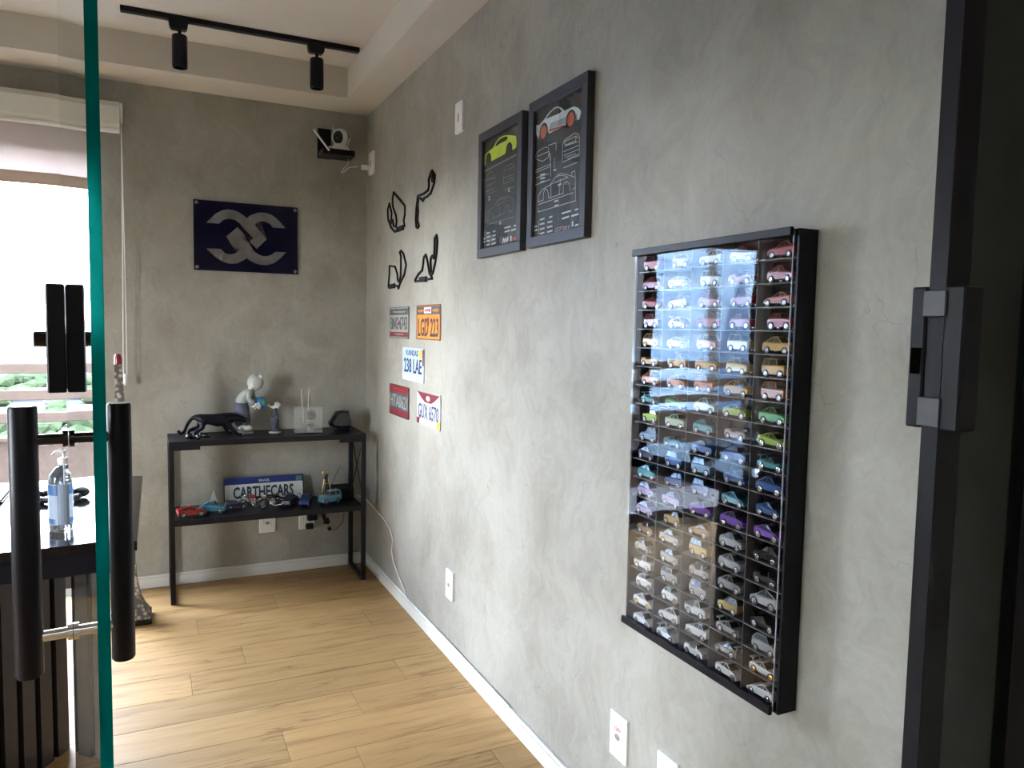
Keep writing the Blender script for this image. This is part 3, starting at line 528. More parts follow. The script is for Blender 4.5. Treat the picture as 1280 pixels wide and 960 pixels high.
k=B(); tube(k,[(-.072,-.075,-.016),(-.132,.012,.098)],.0048,10); tube(k,[(-.064,-.052,.006),(-.040,-.01,.008)],.006,10); obj('antenna',k,M['white_plastic'],wk)
k=B(); tube(k,[(.036,.02,.02),(.060,.03,.082)],.0045,10); obj('antenna',k,M['white_plastic'],wk)
k=B(); tube(k,[(-.020,.03,.10),(-.030,.035,.128)],.0035,8); obj('antenna',k,M['white_plastic'],wk)
cv=B(); tube(cv,[(-.115,-.06,2.190),(-.118,-.07,2.165),(-.140,-.075,2.140),(-.155,-.075,2.120),(-.152,-.075,2.113),(-.138,-.075,2.122),(-.118,-.08,2.143),(-.09,-.09,2.149),(-.075,-.10,2.149)],.0024,8)
tag(obj('camera_cable',cv,M['white_plastic'],smooth=True),'thin white cable looping from corner camera to its wall plug','cable')
def plate(name,label,y,z,wall='R',x=None,w=.075,h=.118,slots=(),group='white wall plates'):
    if wall=='R': e=empty(name,label,'wall plate',(0,y,z),group,RW)
    else: e=empty(name,label,'wall plate',(x,0,z),group,BW)
    bm=B(); a=rrect(0,0,w,h,.004); b=rrect(0,0,w-.008,h-.008,.004)
    va=[bm.verts.new((p[0],p[1],0)) for p in a]; vb=[bm.verts.new((p[0],p[1],.008)) for p in a]; vc=[bm.verts.new((p[0],p[1],.0105)) for p in b]; n_=len(a)
    for r0,r1 in ((va,vb),(vb,vc)):
        for i in range(n_): bm.faces.new((r0[i],r0[(i+1)%n_],r1[(i+1)%n_],r1[i]))
    bm.faces.new(vc); bm.faces.new(va[::-1]); obj('cover',bm,M['white_plastic'],e)
    for s in slots: s(e)
    return e
def hexs(e):
    P=[(.0105*math.cos(math.radians(k))*1.25,.0095*math.sin(math.radians(k))) for k in range(0,360,60)]
    o=obj('socket',prism(B(),P,.0105,.0110),M['grey_plastic'],e)
    for x in (-.006,0,.006): obj('pin_hole',prism(B(),rrect(x,0 if x else -.002,.0028,.0028,.001,2),.0110,.0114),M['dark_hole'],o)
def frame_slots(e):
    for x,y in ((-.019,.004),(.019,-.004)): obj('module_slot',box(B(),x-.0006,x+.0006,y-.013,y+.013,.0100,.0108),M['grey_plastic'],e)
def v220(e): obj('voltage_mark',text_bm('220V',0,.021,.030,.010,.0105,.0109,.02),mat('red_ink',(.6,.02,.05),.6,var=0),e)
def slot(e): obj('rocker_slot',prism(B(),rrect(0,-.002,.006,.032,.001,2),.0102,.0110),M['black_matte'],e)
plate('switch_plate','white blank plate with a dark slot high on the right wall',-1.370,2.108,slots=(slot,),h=.116)
plate('outlet_plate','white outlet plate low on right wall, farthest from the camera',-1.329,.296,slots=(hexs,frame_slots))
plate('outlet_plate','white outlet plate with red 220V mark at the lower right',-2.535,.288,slots=(hexs,frame_slots,v220))
plate('outlet_plate','white plate cut off by the bottom edge of the picture',-2.735,.285,slots=(frame_slots,))
e=plate('outlet_plate','white plate in the corner holding the camera plug',-.115,2.172,slots=(slot,),h=.118,w=.085)
plate('outlet_plate','white square-ish outlet plate under the console, left of two',0,.274,'B',x=-.526,w=.083,h=.104,slots=(hexs,frame_slots))
plate('outlet_plate','white outlet plate under the console with black plugs in it',0,.274,'B',x=-.322,w=.083,h=.104,slots=(frame_slots,))
pg=empty('camera_plug','white charger plug in the corner wall plate','plug',(-.0105,-.10,2.149))
obj('plug_body',box(B(),-.045,0,-.012,.012,-.012,.012,bev=.004,seg=2),M['white_plastic'],pg)
# plugs under the console
for nm,lb,c,sz in (('power_adapter','chunky black adapter in the right outlet under console',(-.300,-.0345,.292),(.052,.047,.036)),('power_plug','round black plug just below the chunky adapter',(-.312,-.028,.240),(.040,.034,.030))):
    e=empty(nm,lb,'plug',c); obj('plug_body',box(B(),-sz[0]/2,sz[0]/2,-sz[1]/2,sz[1]/2,-sz[2]/2,sz[2]/2,bev=.008,seg=2),M['black_satin'],e)
    k=B(); tube(k,[(0,-sz[1]/2+.002,0),(.004,-sz[1]/2-.012,-.004)],.006,8); obj('strain_relief',k,M['black_satin'],e)
e=empty('hanging_plug','black plug cluster dangling on its wire beside the outlet','plug',(-.225,-.05,.26))
k=B(); 
for a,b,r in (((-.02,0,.05),(-.01,0,.01),.009),((-.01,0,.01),(.012,0,-.005),.012),((.012,0,-.03),(.018,0,-.045),.011),((-.015,0,-.008),(.01,.0,.02),.008)): tube(k,[a,b],r,8)
obj('plug_body',k,M['black_satin'],e)
k=B(); tube(k,[(-.022,0,.05),(-.03,.01,.08),(-.02,.02,.105)],.0022,6); tube(k,[(.018,0,-.045),(.05,.0,-.046),(.085,0,-.01),(.10,.01,.06),(.105,.02,.105)],.0018,6); obj('wire',k,M['black_satin'],e)
k=B(); tube(k,[(-.06,-.06,.395),(-.03,-.12,.385),(-.012,-.28,.352),(-.008,-.38,.34),(-.007,-.50,.315),(-.007,-.55,.27),(-.007,-.53,.21),(-.007,-.56,.165),(-.008,-.65,.12),(-.008,-.74,.085),(-.018,-.80,.064),(-.012,-1.05,.0655),(-.010,-1.5,.0655),(-.010,-1.9,.0655)],.0026,6)
tag(obj('white_cable',k,M['white_plastic'],smooth=True),'thin white cable running from the console down to the right skirting board','cable')
# ---------------- circuit outlines ----------------
nm=['closed kidney shaped loop with an inner hook, upper left','long zigzag circuit outline, upper right of four','two-lobed circuit outline, lower left of four','tall spiked circuit outline, lower right of four']
for P,Mk,l_ in zip(TRACKS,MARKS,nm):
    cy=sum(p[0] for p in P)/len(P); cz=sum(p[1] for p in P)/len(P)
    e=empty('track_outline','black racing circuit wall cutout, '+l_,'wall art',(0,cy,cz),'racing circuit cutouts on the right wall',RW)
    Q=[(-(p[0]-cy),p[1]-cz) for p in P]; Q.append(Q[0])
    obj('outline',ribbon(B(),Q,.0085,.001,.007),M['black_matte'],e)
    mk=[(-(p[0]-cy),p[1]-cz) for p in Mk]; obj('start_mark',ribbon(B(),mk,.022,.001,.0085),M['black_matte'],e)
# ---------------- licence plates ----------------
pc={k:mat('plate_'+k,c,.4,var=.04,vscale=12) for k,c in dict(grey=(.30,.31,.28),dark=(.07,.075,.09),maroon=(.20,.02,.03),orange=(.72,.25,.03),ink=(.02,.025,.04),sky=(.42,.55,.74),pale=(.62,.68,.80),navy=(.015,.02,.10),yellow=(.65,.50,.04),white=(.62,.66,.74),rim=(.05,.035,.03),redink=(.45,.03,.03)).items()}
def lic(label,y,z,base,w=.304,h=.150,rim=None,extra=None,txt=None,ink='ink',ty=0,th=.062,tw=.26):
    e=empty('licence_plate',label,'licence plate',(0,y,z),'licence plates on the right wall',RW)
    obj('plate',prism(B(),rrect(0,0,w,h,.010),.002,.0036),pc[base],e)
    if rim:
        b=B(); 
        for a in ((-w/2+.002,w/2-.002,h/2-.005,h/2-.001),(-w/2+.002,w/2-.002,-h/2+.001,-h/2+.005),(-w/2+.001,-w/2+.005,-h/2+.004,h/2-.004),(w/2-.005,w/2-.001,-h/2+.004,h/2-.004)): box(b,*a,.0036,.0045)
        obj('rim',b,pc[rim],e)
    if txt: obj('characters',text_bm(txt,0,ty,tw,th,.0036,.0046,.012),pc[ink],e)
    for sx in (-1,1):
        pass
    if extra: extra(e)
    return e
def dash(e,name,x0,x1,y0,y1,z,m):
    bm=B(); x=x0; q=random.Random(int(abs(x0*1e4)+abs(y0*1e4)))
    while x<x1:
        wd=q.uniform(.004,.009); box(bm,x,x+wd,y0+q.uniform(0,.3)*(y1-y0),y1-q.uniform(0,.3)*(y1-y0),z,z+.0005); x+=wd+.003
    obj(name,bm,m,e)['kind']='stuff'
def x1(e):
    obj('header_band',box(B(),-.142,.142,.036,.066,.0036,.0041),pc['dark'],e)
    dash(e,'header_text',-.09,.09,.044,.058,.0041,pc['grey'])
    obj('footer_band',box(B(),-.142,.142,-.066,-.044,.0036,.0041),pc['maroon'],e)
    dash(e,'footer_text',-.06,.07,-.060,-.050,.0041,pc['grey'])
    obj('centre_dot',prism(B(),[(.011*math.cos(a*.524),.011*math.sin(a*.524)) for a in range(12)],.0036,.0048),pc['maroon'],e)
def x2(e):
    obj('header_band',box(B(),-.145,.145,.033,.068,.0036,.0041),pc['dark'],e)
    obj('header_box',box(B(),-.05,.04,.038,.064,.0041,.0045),pc['pale'],e)
    dash(e,'header_box_text',-.038,.028,.043,.059,.0045,pc['redink'])
    for x in (-.098,.095): dash(e,'header_text',x-.035,x+.035,.042,.058,.0041,pc['orange'])
    obj('centre_shape',prism(B(),[(-.010,.02),(.010,.02),(.012,-.01),(0,-.026),(-.012,-.01)],.0036,.0048),pc['maroon'],e)
def x3(e):
    obj('header_text',text_bm('KANSAS',-.01,.052,.17,.026,.0036,.0042,.01),pc['navy'],e)
    obj('lower_fade',box(B(),-.150,.150,-.073,-.050,.0036,.0039),pc['pale'],e)
    obj('sticker',box(B(),.085,.122,.030,.068,.0036,.0043),pc['yellow'],e)
    obj('side_strip',box(B(),.132,.151,.0,.070,.0036,.0041),pc['maroon'],e)
def x4(e):
    obj('centre_band',box(B(),-.148,.148,-.042,.038,.0036,.0040),pc['dark'],e)
    obj('characters',text_bm('HTA0621',0,-.002,.27,.062,.0040,.0048,.012),pc['grey'],e)
    dash(e,'header_text',-.08,.08,.049,.062,.0036,pc['redink'])
def x5(e):
    obj('header_wedge',prism(B(),[(-.145,.069),(.145,.069),(.09,.045),(.04,.028),(-.04,.028),(-.09,.045)],.0036,.0042),pc['maroon'],e)
    obj('header_badge',prism(B(),[(.026*math.cos(a*.524),.047+.011*math.sin(a*.524)) for a in range(12)],.0042,.0047),pc['white'],e)
    obj('sticker',box(B(),-.148,-.112,-.070,-.044,.0036,.0043),pc['maroon'],e); obj('sticker',box(B(),.108,.148,-.070,-.040,.0036,.0043),pc['yellow'],e)
lic('silver plate BNG 6743 with grey header and maroon footer, upper left',-.613,1.337,'grey',rim='dark',txt='BNG 6743',ink='dark',ty=-.003,extra=x1)
lic('orange plate LGD 223 with black header band, upper right',-1.030,1.339,'orange',rim='rim',txt='LGD 223',ink='ink',ty=-.022,th=.078,extra=x2)
lic('pale blue Kansas plate 238 LAE, alone in the middle row',-.828,1.149,'sky',txt='238 LAE',ink='navy',ty=-.006,th=.066,tw=.25,extra=x3)
lic('dark red plate with black centre band, lower left of five',-.622,.965,'maroon',rim='rim',extra=x4)
lic('white plate GUX 6570 with red winged header, lower right',-1.042,.967,'white',rim='grey',txt='GUX 6570',ink='navy',ty=-.012,th=.066,tw=.26,extra=x5)
# ---------------- framed prints ----------------
def poster(label,ya,yb,za,zb,print_fn):
    cy,cz=(ya+yb)/2,(za+zb)/2; w,h=abs(yb-ya),zb-za
    e=empty('framed_print',label,'picture frame',(0,cy,cz),'framed car prints on the right wall',RW)
    b=B(); t=.030
    for k,(a) in enumerate(((-w/2,w/2,h/2-t,h/2),(-w/2,w/2,-h/2,-h/2+t),(-w/2,-w/2+t,-h/2+t,h/2-t),(w/2-t,w/2,-h/2+t,h/2-t))): obj('frame_rail',box(B(),*a,.001,.024,bev=.0012),M['charcoal'],e)
    sh=obj('print_sheet',box(B(),-w/2+t-.002,w/2-t+.002,-h/2+t-.002,h/2-t+.002,.008,.0125),M['paper'],e)
    def c2(P): return [(-(p[0]-cy),p[1]-cz) for p in P]
    print_fn(sh,c2,w,h)
    obj('glazing',box(B(),-w/2+t,w/2-t,-h/2+t,h/2-t,.0158,.0168),M['clear'],e)
    return e
Z0,Z1=.0125,.0130
def wheel_at(sh,c,m,r):
    o=obj('printed_wheel',prism(B(),[(c[0]+r*math.cos(k*.349),c[1]+r*math.sin(k*.349)) for k in range(18)],Z1,Z1+.0004),M['tyre'],sh)
    obj('printed_rim',prism(B(),[(c[0]+r*.72*math.cos(k*.349),c[1]+r*.72*math.sin(k*.349)) for k in range(18)],Z1+.0004,Z1+.0007),m,sh)
def marks(sh,segs,c2,m,w=.0045):
    b=B()
    for P in segs: ribbon(b,c2(P),w,Z0,Z1)
    o=obj('printed_text',b,m,sh); o['kind']='stuff'
def lines(sh,LL_,c2,m,w=.0016):
    b=B()
    for P in LL_: ribbon(b,c2(P),w,Z0,Z1)
    obj('line_drawing',b,m,sh)
def pr(sh,c2,w,h):
    obj('printed_car',prism(B(),c2(CARR),Z0,Z1),mat('ink_silver_white',(.60,.66,.70),.5,var=.12,vscale=20),sh)
    obj('printed_door',prism(B(),c2(CARRD),Z1,Z1+.0002),mat('ink_blue_grey',(.30,.36,.40),.5,var=.1),sh)
    obj('printed_window',prism(B(),c2(CARRW),Z1,Z1+.0003),M['paper'],sh)
    obj('printed_stripe',prism(B(),c2(CARRS),Z1,Z1+.0004),pc['redink'],sh)
    W=c2(RWH); wheel_at(sh,W[0],M['rim_red'],.026); wheel_at(sh,W[3],M['rim_red'],.026)
    lines(sh,LR,c2,M['ink_white']); marks(sh,DR,c2,M['ink_white'])
    W=c2(RT); obj('printed_text',text_bm('GT3RS',(W[0][0]+W[1][0])/2,(W[0][1]+W[1][1])/2,.085,.013,Z0,Z1,0,.3),mat('ink_pink',(.55,.30,.38),.5,var=0),sh)
    obj('printed_badge',prism(B(),rrect(W[1][0]+.014,W[1][1]+.004,.008,.016,.003,2),Z0,Z1),M['ink_white'],sh)
def pl(sh,c2,w,h):
    obj('printed_floor_streak',prism(B(),c2(STREAK),Z0,Z0+.0002),M['ink_grey'],sh)
    obj('printed_car',prism(B(),c2(CARL),Z0,Z1),mat('ink_acid_yellow',(.58,.68,.03),.5,var=.10,vscale=20),sh)
    obj('printed_window',prism(B(),c2(CARLW),Z1,Z1+.0003),M['paper'],sh)
    W=c2(LWH); wheel_at(sh,W[0],M['paper'],.0225); wheel_at(sh,W[3],M['paper'],.0235)
    lines(sh,LL,c2,M['ink_grey'],.0017); marks(sh,DL,c2,M['ink_white'])
    W=c2(LT); obj('printed_text',text_bm('M4',(W[0][0]+W[1][0])/2,(W[0][1]+W[1][1])/2+.004,.050,.020,Z0,Z1,.03,.3),M['ink_white'],sh)
    Q=c2(LS)
    for k,cc in enumerate(((.05,.25,.55),(.03,.05,.25),(.55,.04,.05))): obj('printed_stripe',ribbon(B(),[(Q[0][0]+k*.005,Q[0][1]),(Q[1][0]+k*.005,Q[1][1])],.003,Z0,Z1),mat('ink_stripe_%d'%k,cc,.5,var=0),sh)
    Q=c2(LB); obj('printed_badge',box(B(),Q[0][0],Q[1][0],Q[0][1]-.006,Q[0][1]+.004,Z0,Z1),pc['redink'],sh)
    Q=c2(LT); obj('printed_badge',prism(B(),rrect(Q[1][0]+.016,Q[1][1]+.004,.010,.018,.003,2),Z0,Z1),M['ink_white'],sh)
poster('framed black print of an acid yellow coupe with blueprint drawings, left of pair',-1.6005,-1.9433,1.5635,1.991,pl)
poster('framed black print of a white winged sports car with red wheels, right of pair',-1.9891,-2.3301,1.5653,1.9975,pr)
# ---------------- console table ----------------
cs=empty('console_table','black metal console table with two shelves against the back wall','console table',(-.54,-.165,0))
X0,X1,Y0,Y1=-.46,.46,-.150,.145
obj('top_shelf',box(B(),X0,X1,Y0,Y1,.745,.770,bev=.0015),M['black_metal'],cs)
obj('lower_shelf',box(B(),X0+.012,X1-.012,Y0+.002,Y1-.002,.372,.400,bev=.0015),M['black_metal'],cs)
T_=.022
for sx in (-1,1):
    xa=X0 if sx<0 else X1-T_
    for ya in (Y0,Y1-T_): obj('leg',box(B(),xa,xa+T_,ya,ya+T_,.004,.745,bev=.001),M['black_metal'],cs)
    obj('base_rail',box(B(),xa,xa+T_,Y0+T_,Y1-T_,.004,.022,bev=.001),M['black_metal'],cs)
    for ya in (Y0+.011,Y1-.011): obj('leg_foot',lathe(B(),[(.009,0),(.010,.004)],(xa+T_/2,ya,0),10),M['white_plastic'],cs)
    obj('corner_plate',box(B(),-.445 if sx<0 else .325,-.325 if sx<0 else .445,Y0+.004,Y0+.010,.728,.745,bev=.001),M['black_metal'],cs)
for a,b in (((X1-.012,Y0+.02,.735),(X1-.012,Y1-.02,.42)),((X1-.010,Y1-.02,.735),(X1-.010,Y0+.02,.42))):
    k=B(); tube(k,[a,b],.0025,6); obj('cross_brace',k,M['black_metal'],cs)
ZT,ZL=.7705,.4005
# panther
pt=skin_bm([[(-.845,-.185,.862,.031),(-.800,-.185,.848,.031),(-.752,-.185,.853,.041),(-.712,-.185,.862,.031),(-.684,-.188,.856,.019),(-.662,-.19,.846,.015),(-.645,-.19,.836,.010)],
 [(-.845,-.185,.862,.031),(-.868,-.185,.868,.020),(-.893,-.185,.865,.0095),(-.915,-.185,.835,.0085),(-.928,-.185,.800,.0085),(-.945,-.185,.788,.008),(-.957,-.185,.808,.009)],
 [(-.845,-.185,.862,.031),(-.852,-.207,.845,.019),(-.846,-.210,.815,.013),(-.882,-.210,.800,.009),(-.892,-.210,.780,.0085),(-.868,-.210,.778,.008)],
 [(-.845,-.185,.862,.031),(-.856,-.163,.845,.019),(-.868,-.160,.812,.012),(-.905,-.160,.802,.009),(-.915,-.160,.780,.0085),(-.893,-.160,.778,.008)],
 [(-.752,-.185,.853,.041),(-.745,-.207,.842,.018),(-.728,-.210,.818,.012),(-.700,-.210,.792,.009),(-.690,-.210,.780,.009),(-.668,-.210,.778,.008)],
 [(-.752,-.185,.853,.041),(-.752,-.163,.842,.018),(-.744,-.160,.815,.012),(-.735,-.160,.792,.009),(-.728,-.160,.780,.009),(-.708,-.160,.778,.008)],
 ],1)
zmin=min(v.co.z for v in pt.verts)
for v in pt.verts: v.co.z+=ZT-zmin; v.co-=Vector((-.80,-.185,ZT))
pa=empty('panther_figurine','glossy black stalking panther figurine at the left end of the console','figurine',(-.80,-.185,ZT))
obj('body',pt,M['black_satin'],pa)
k=B()
for sy in (-1,1): prism(k,[(.104,.078+.004),(.116,.080),(.112,.097)],-.003-.004+sy*.010,.001+sy*.010)
for v in k.verts: v.co=Vector((v.co.x,v.co.z-.003,v.co.y+.006))
obj('ear',k,M['black_satin'],pa)
e=empty('glass_cluster','dark glass cluster ornament in front of the panther hind legs','ornament',(-.872,-.268,ZT))
for i in range(7): obj('glass_bead',ball(B(),(-.042+i*.014,R_.uniform(-.012,.012),.013+R_.uniform(0,.010)),.013,u=10,v=7),M['black_gloss'] if i%3 else mat('smoked_chrome_%d'%i,(.12,.12,.14),.12,metal=1),e,True)
# crouching figure with globe
fg=empty('crouching_figurine','pale grey crouching figure bending over a blue globe in its white hands','figurine',(-.62,-.13,ZT))
def rel(ch,o): return [[(x-o[0],y-o[1],z-o[2],r) for x,y,z,r in c] for c in ch]
O=(-.62,-.13,ZT)
mg=mat('figurine_jersey',(.33,.37,.35),.5); mn=mat('figurine_trousers',(.07,.075,.11),.6); mw=mat('figurine_white',(.66,.66,.62),.4); mh=mat('figurine_head',(.45,.47,.45),.45)
obj('trousers',skin_bm(rel([[(-.668,-.13,.940,.030),(-.664,-.13,.915,.034),(-.662,-.13,.895,.035),(-.655,-.15,.868,.030),(-.640,-.155,.838,.024),(-.652,-.150,.812,.020)],[(-.662,-.13,.895,.035),(-.675,-.11,.865,.028),(-.680,-.11,.83,.022),(-.668,-.11,.806,.018)]],O),1),mn,fg)
obj('jersey',skin_bm(rel([[(-.668,-.13,.912,.028),(-.664,-.13,.930,.034),(-.650,-.13,.958,.034),(-.628,-.13,.985,.026),(-.612,-.13,.998,.014)],[(-.628,-.13,.985,.026),(-.632,-.162,.975,.015),(-.634,-.172,.945,.013),(-.612,-.178,.926,.011)],[(-.628,-.13,.985,.026),(-.615,-.098,.972,.014),(-.600,-.095,.945,.012),(-.575,-.110,.925,.010)]],O),1),mg,fg)
hb=B(); ball(hb,(.024,.0,.256),.040,1.0,.95,1.05)
obj('head',hb,mh,fg,True)
hb=B(); ball(hb,(.046,-.012,.285),.014); ball(hb,(.035,-.014,.270),.013); ball(hb,(.010,-.022,.244),.014); ball(hb,(-.002,-.02,.232),.011); obj('side_knob',hb,mw,fg,True)
def hand(c,d,s,name='gloved_hand'):
    """palm with four fingers and a thumb; d = pointing direction, s = spread direction"""
    c=Vector(c); d=Vector(d).normalized(); s=Vector(s).normalized(); n_=d.cross(s)
    ch=[]
    root=tuple(c)+(.010,); kn=tuple(c+d*.014)+(.010,); ch.append([root,kn])
    for i,(o,l) in enumerate(((-.010,.016),(-.0035,.020),(.0035,.019),(.010,.014))):
        a=c+d*.014; b_=c+d*.022+s*o; e_=c+d*(.022+l*.6)+s*o*1.25; f_=c+d*(.020+l)+s*o*1.3+n_*.004
        ch.append([kn,tuple(b_)+(.0035,),tuple(e_)+(.0035,),tuple(f_)+(.003,)])
    a=c+d*.006-s*.012; b_=c+d*.016-s*.020
    ch.append([root,tuple(a)+(.0042,),tuple(b_)+(.0036,)])
    return skin_bm(ch,1)
obj('gloved_hand',hand((.004,-.052,.150),(1,.0,-.25),(0,-.2,1)),mw,fg)
obj('gloved_hand',hand((.052,.022,.150),(.6,-.6,-.1),(0,.2,1)),mw,fg)
k=B(); ball(k,(0,0,.012),.022,1.5,.9,.75); obj('shoe',(lambda b_:b_)(B() if 0 else k),mw,fg,True,loc=(-.028,-.02,.018))
obj('figure_base',lathe(B(),[(0,0),(.042,0),(.044,.004),(.042,.009),(.036,.012),(0,.012)],(-.03,0,0),28),M['grey_plastic'],fg,True)
gb=empty('small_globe','small blue and green globe held by the crouching grey figure','globe',(-.573,-.150,.924))
mgl=D.materials.new('globe_map'); mgl.use_nodes=True; t=mgl.node_tree; q=t.nodes['Principled BSDF']; tc=t.nodes.new('ShaderNodeTexCoord'); nz=t.nodes.new('ShaderNodeTexNoise'); nz.inputs['Scale'].default_value=28; r=t.nodes.new('ShaderNodeValToRGB'); r.color_ramp.interpolation='CONSTANT'; r.color_ramp.elements[0].color=(.02,.17,.42,1); r.color_ramp.elements[1].position=.54; r.color_ramp.elements[1].color=(.10,.26,.05,1); t.links.new(tc.outputs['Object'],nz.inputs['Vector']); t.links.new(nz.outputs[0],r.inputs[0]); t.links.new(r.outputs[0],q.inputs['Base Color']); q.inputs['Roughness'].default_value=.3
obj('sphere',ball(B(),(0,0,0),.031,u=28,v=18),mgl,gb,True)
k=B(); tube(k,[(.024,.0,-.008),(.038,0,-.014),(.052,0,-.024),(.066,0,-.026)],[.009,.007,.0045,.004],10); obj('stem',k,mh,gb,True)
lg=empty('raised_hand_stand','dark column with white gloved fist beside the globe','figurine',(-.507,-.15,ZT))
obj('column',lathe(B(),[(0,0),(.024,0),(.026,.006),(.022,.014),(.012,.020),(.013,.036),(.019,.044),(.020,.082),(.012,.088),(.011,.10),(.014,.108),(.010,.118),(0,.118)],n=20),[mn],lg,True)
obj('foot_ring',lathe(B(),[(.0262,.001),(.030,.001),(.031,.006),(.027,.009)],n=24),mh,lg,True)
obj('gloved_hand',hand((.004,0,.118),(.35,0,1),(.9,0,-.3)),mw,lg)
# reed diffuser
df=empty('reed_diffuser','clear acrylic cube holding a silver ornament with three pale reeds','diffuser',(-.35,-.20,ZT))
ac=D.materials.new('frosted_clear_acrylic'); ac.use_nodes=True; t=ac.node_tree; t.nodes.clear(); N=t.nodes.new; o_=N('ShaderNodeOutputMaterial'); a_=N('ShaderNodeMixShader'); b_=N('ShaderNodeBsdfTransparent'); p_=N('ShaderNodeBsdfPrincipled'); p_.inputs['Base Color'].default_value=(.6,.62,.58,1); p_.inputs['Roughness'].default_value=.15; nz=N('ShaderNodeTexNoise'); nz.inputs['Scale'].default_value=6; mr=N('ShaderNodeMapRange'); mr.inputs[3].default_value=.05; mr.inputs[4].default_value=.22; t.links.new(nz.outputs[0],mr.inputs[0]); t.links.new(mr.outputs[0],a_.inputs[0]); t.links.new(b_.outputs[0],a_.inputs[1]); t.links.new(p_.outputs[0],a_.inputs[2]); t.links.new(a_.outputs[0],o_.inputs[0])
bm=B()
for a in ((-.065,.065,-.032,-.0295),(-.065,.065,.0295,.032),(-.065,-.0625,-.0295,.0295),(.0625,.065,-.0295,.0295)): box(bm,*a,.004,.132)
box(bm,-.0625,.0625,-.0295,.0295,.129,.1315)
obj('acrylic_box',bm,ac,df); obj('base_plate',box(B(),-.067,.067,-.034,.034,0,.004),M['black_gloss'],df)
sl=mat('silver_ornament',(.5,.5,.52),.2,metal=.9)
k=B(); ball(k,(.012,0,.092),.031,1,.8,.9); obj('ornament_head',k,sl,df,True)
k=B(); ball(k,(.012,-.014,.095),.022,1,.6,.75); obj('ornament_visor',k,M['black_gloss'],df,True)
obj('ornament_body',skin_bm([[(.012,0,.055,.015),(.012,0,.035,.013)],[(.012,0,.055,.015),(-.012,-.004,.045,.007),(-.022,-.006,.030,.006)],[(.012,0,.055,.015),(.034,-.004,.045,.007),(.042,-.006,.030,.006)],[(.012,0,.035,.013),(.002,-.002,.018,.008),(.000,-.006,.008,.008)],[(.012,0,.035,.013),(.022,-.002,.018,.008),(.025,-.006,.008,.008)]],1),sl,df)
for p,q in (((-.022,0,.05),(-.034,.0,.225)),((-.002,0,.05),(.004,.0,.228)),((.006,.004,.05),(.012,.01,.222))):
    k=B(); tube(k,[p,q],.0024,8); obj('reed',k,mat('reed_straw',(.52,.50,.34),.7),df)
# faceted black ornament
oc=empty('faceted_ornament','glossy black faceted helmet-like ornament at the right end of the console','ornament',(-.178,-.17,ZT))
prof=[(-.066,.044),(-.050,.066),(-.026,.104),(.012,.108),(.040,.104),(.046,.078),(.058,.044),(.054,.018),(-.010,.013),(-.056,.024)]
bm=B(); rings=[]
for yy,sc in ((-.036,.72),(-.018,.96),(0,1.0),(.018,.96),(.036,.72)):
    rings.append([bm.verts.new((p[0]*sc,yy,.062+(p[1]-.062)*sc)) for p in prof])
for a,b in zip(rings[:-1],rings[1:]):
    for i in range(len(prof)): bm.faces.new((a[i],a[(i+1)%len(prof)],b[(i+1)%len(prof)],b[i]))
bm.faces.new(rings[0][::-1]); bm.faces.new(rings[-1]); obj('shell',bm,M['black_gloss'],oc)
obj('neck',lathe(B(),[(0,0),(.040,0),(.042,.006),(.030,.014),(.022,.030),(0,.030)],(.008,0,0),10),M['black_satin'],oc)
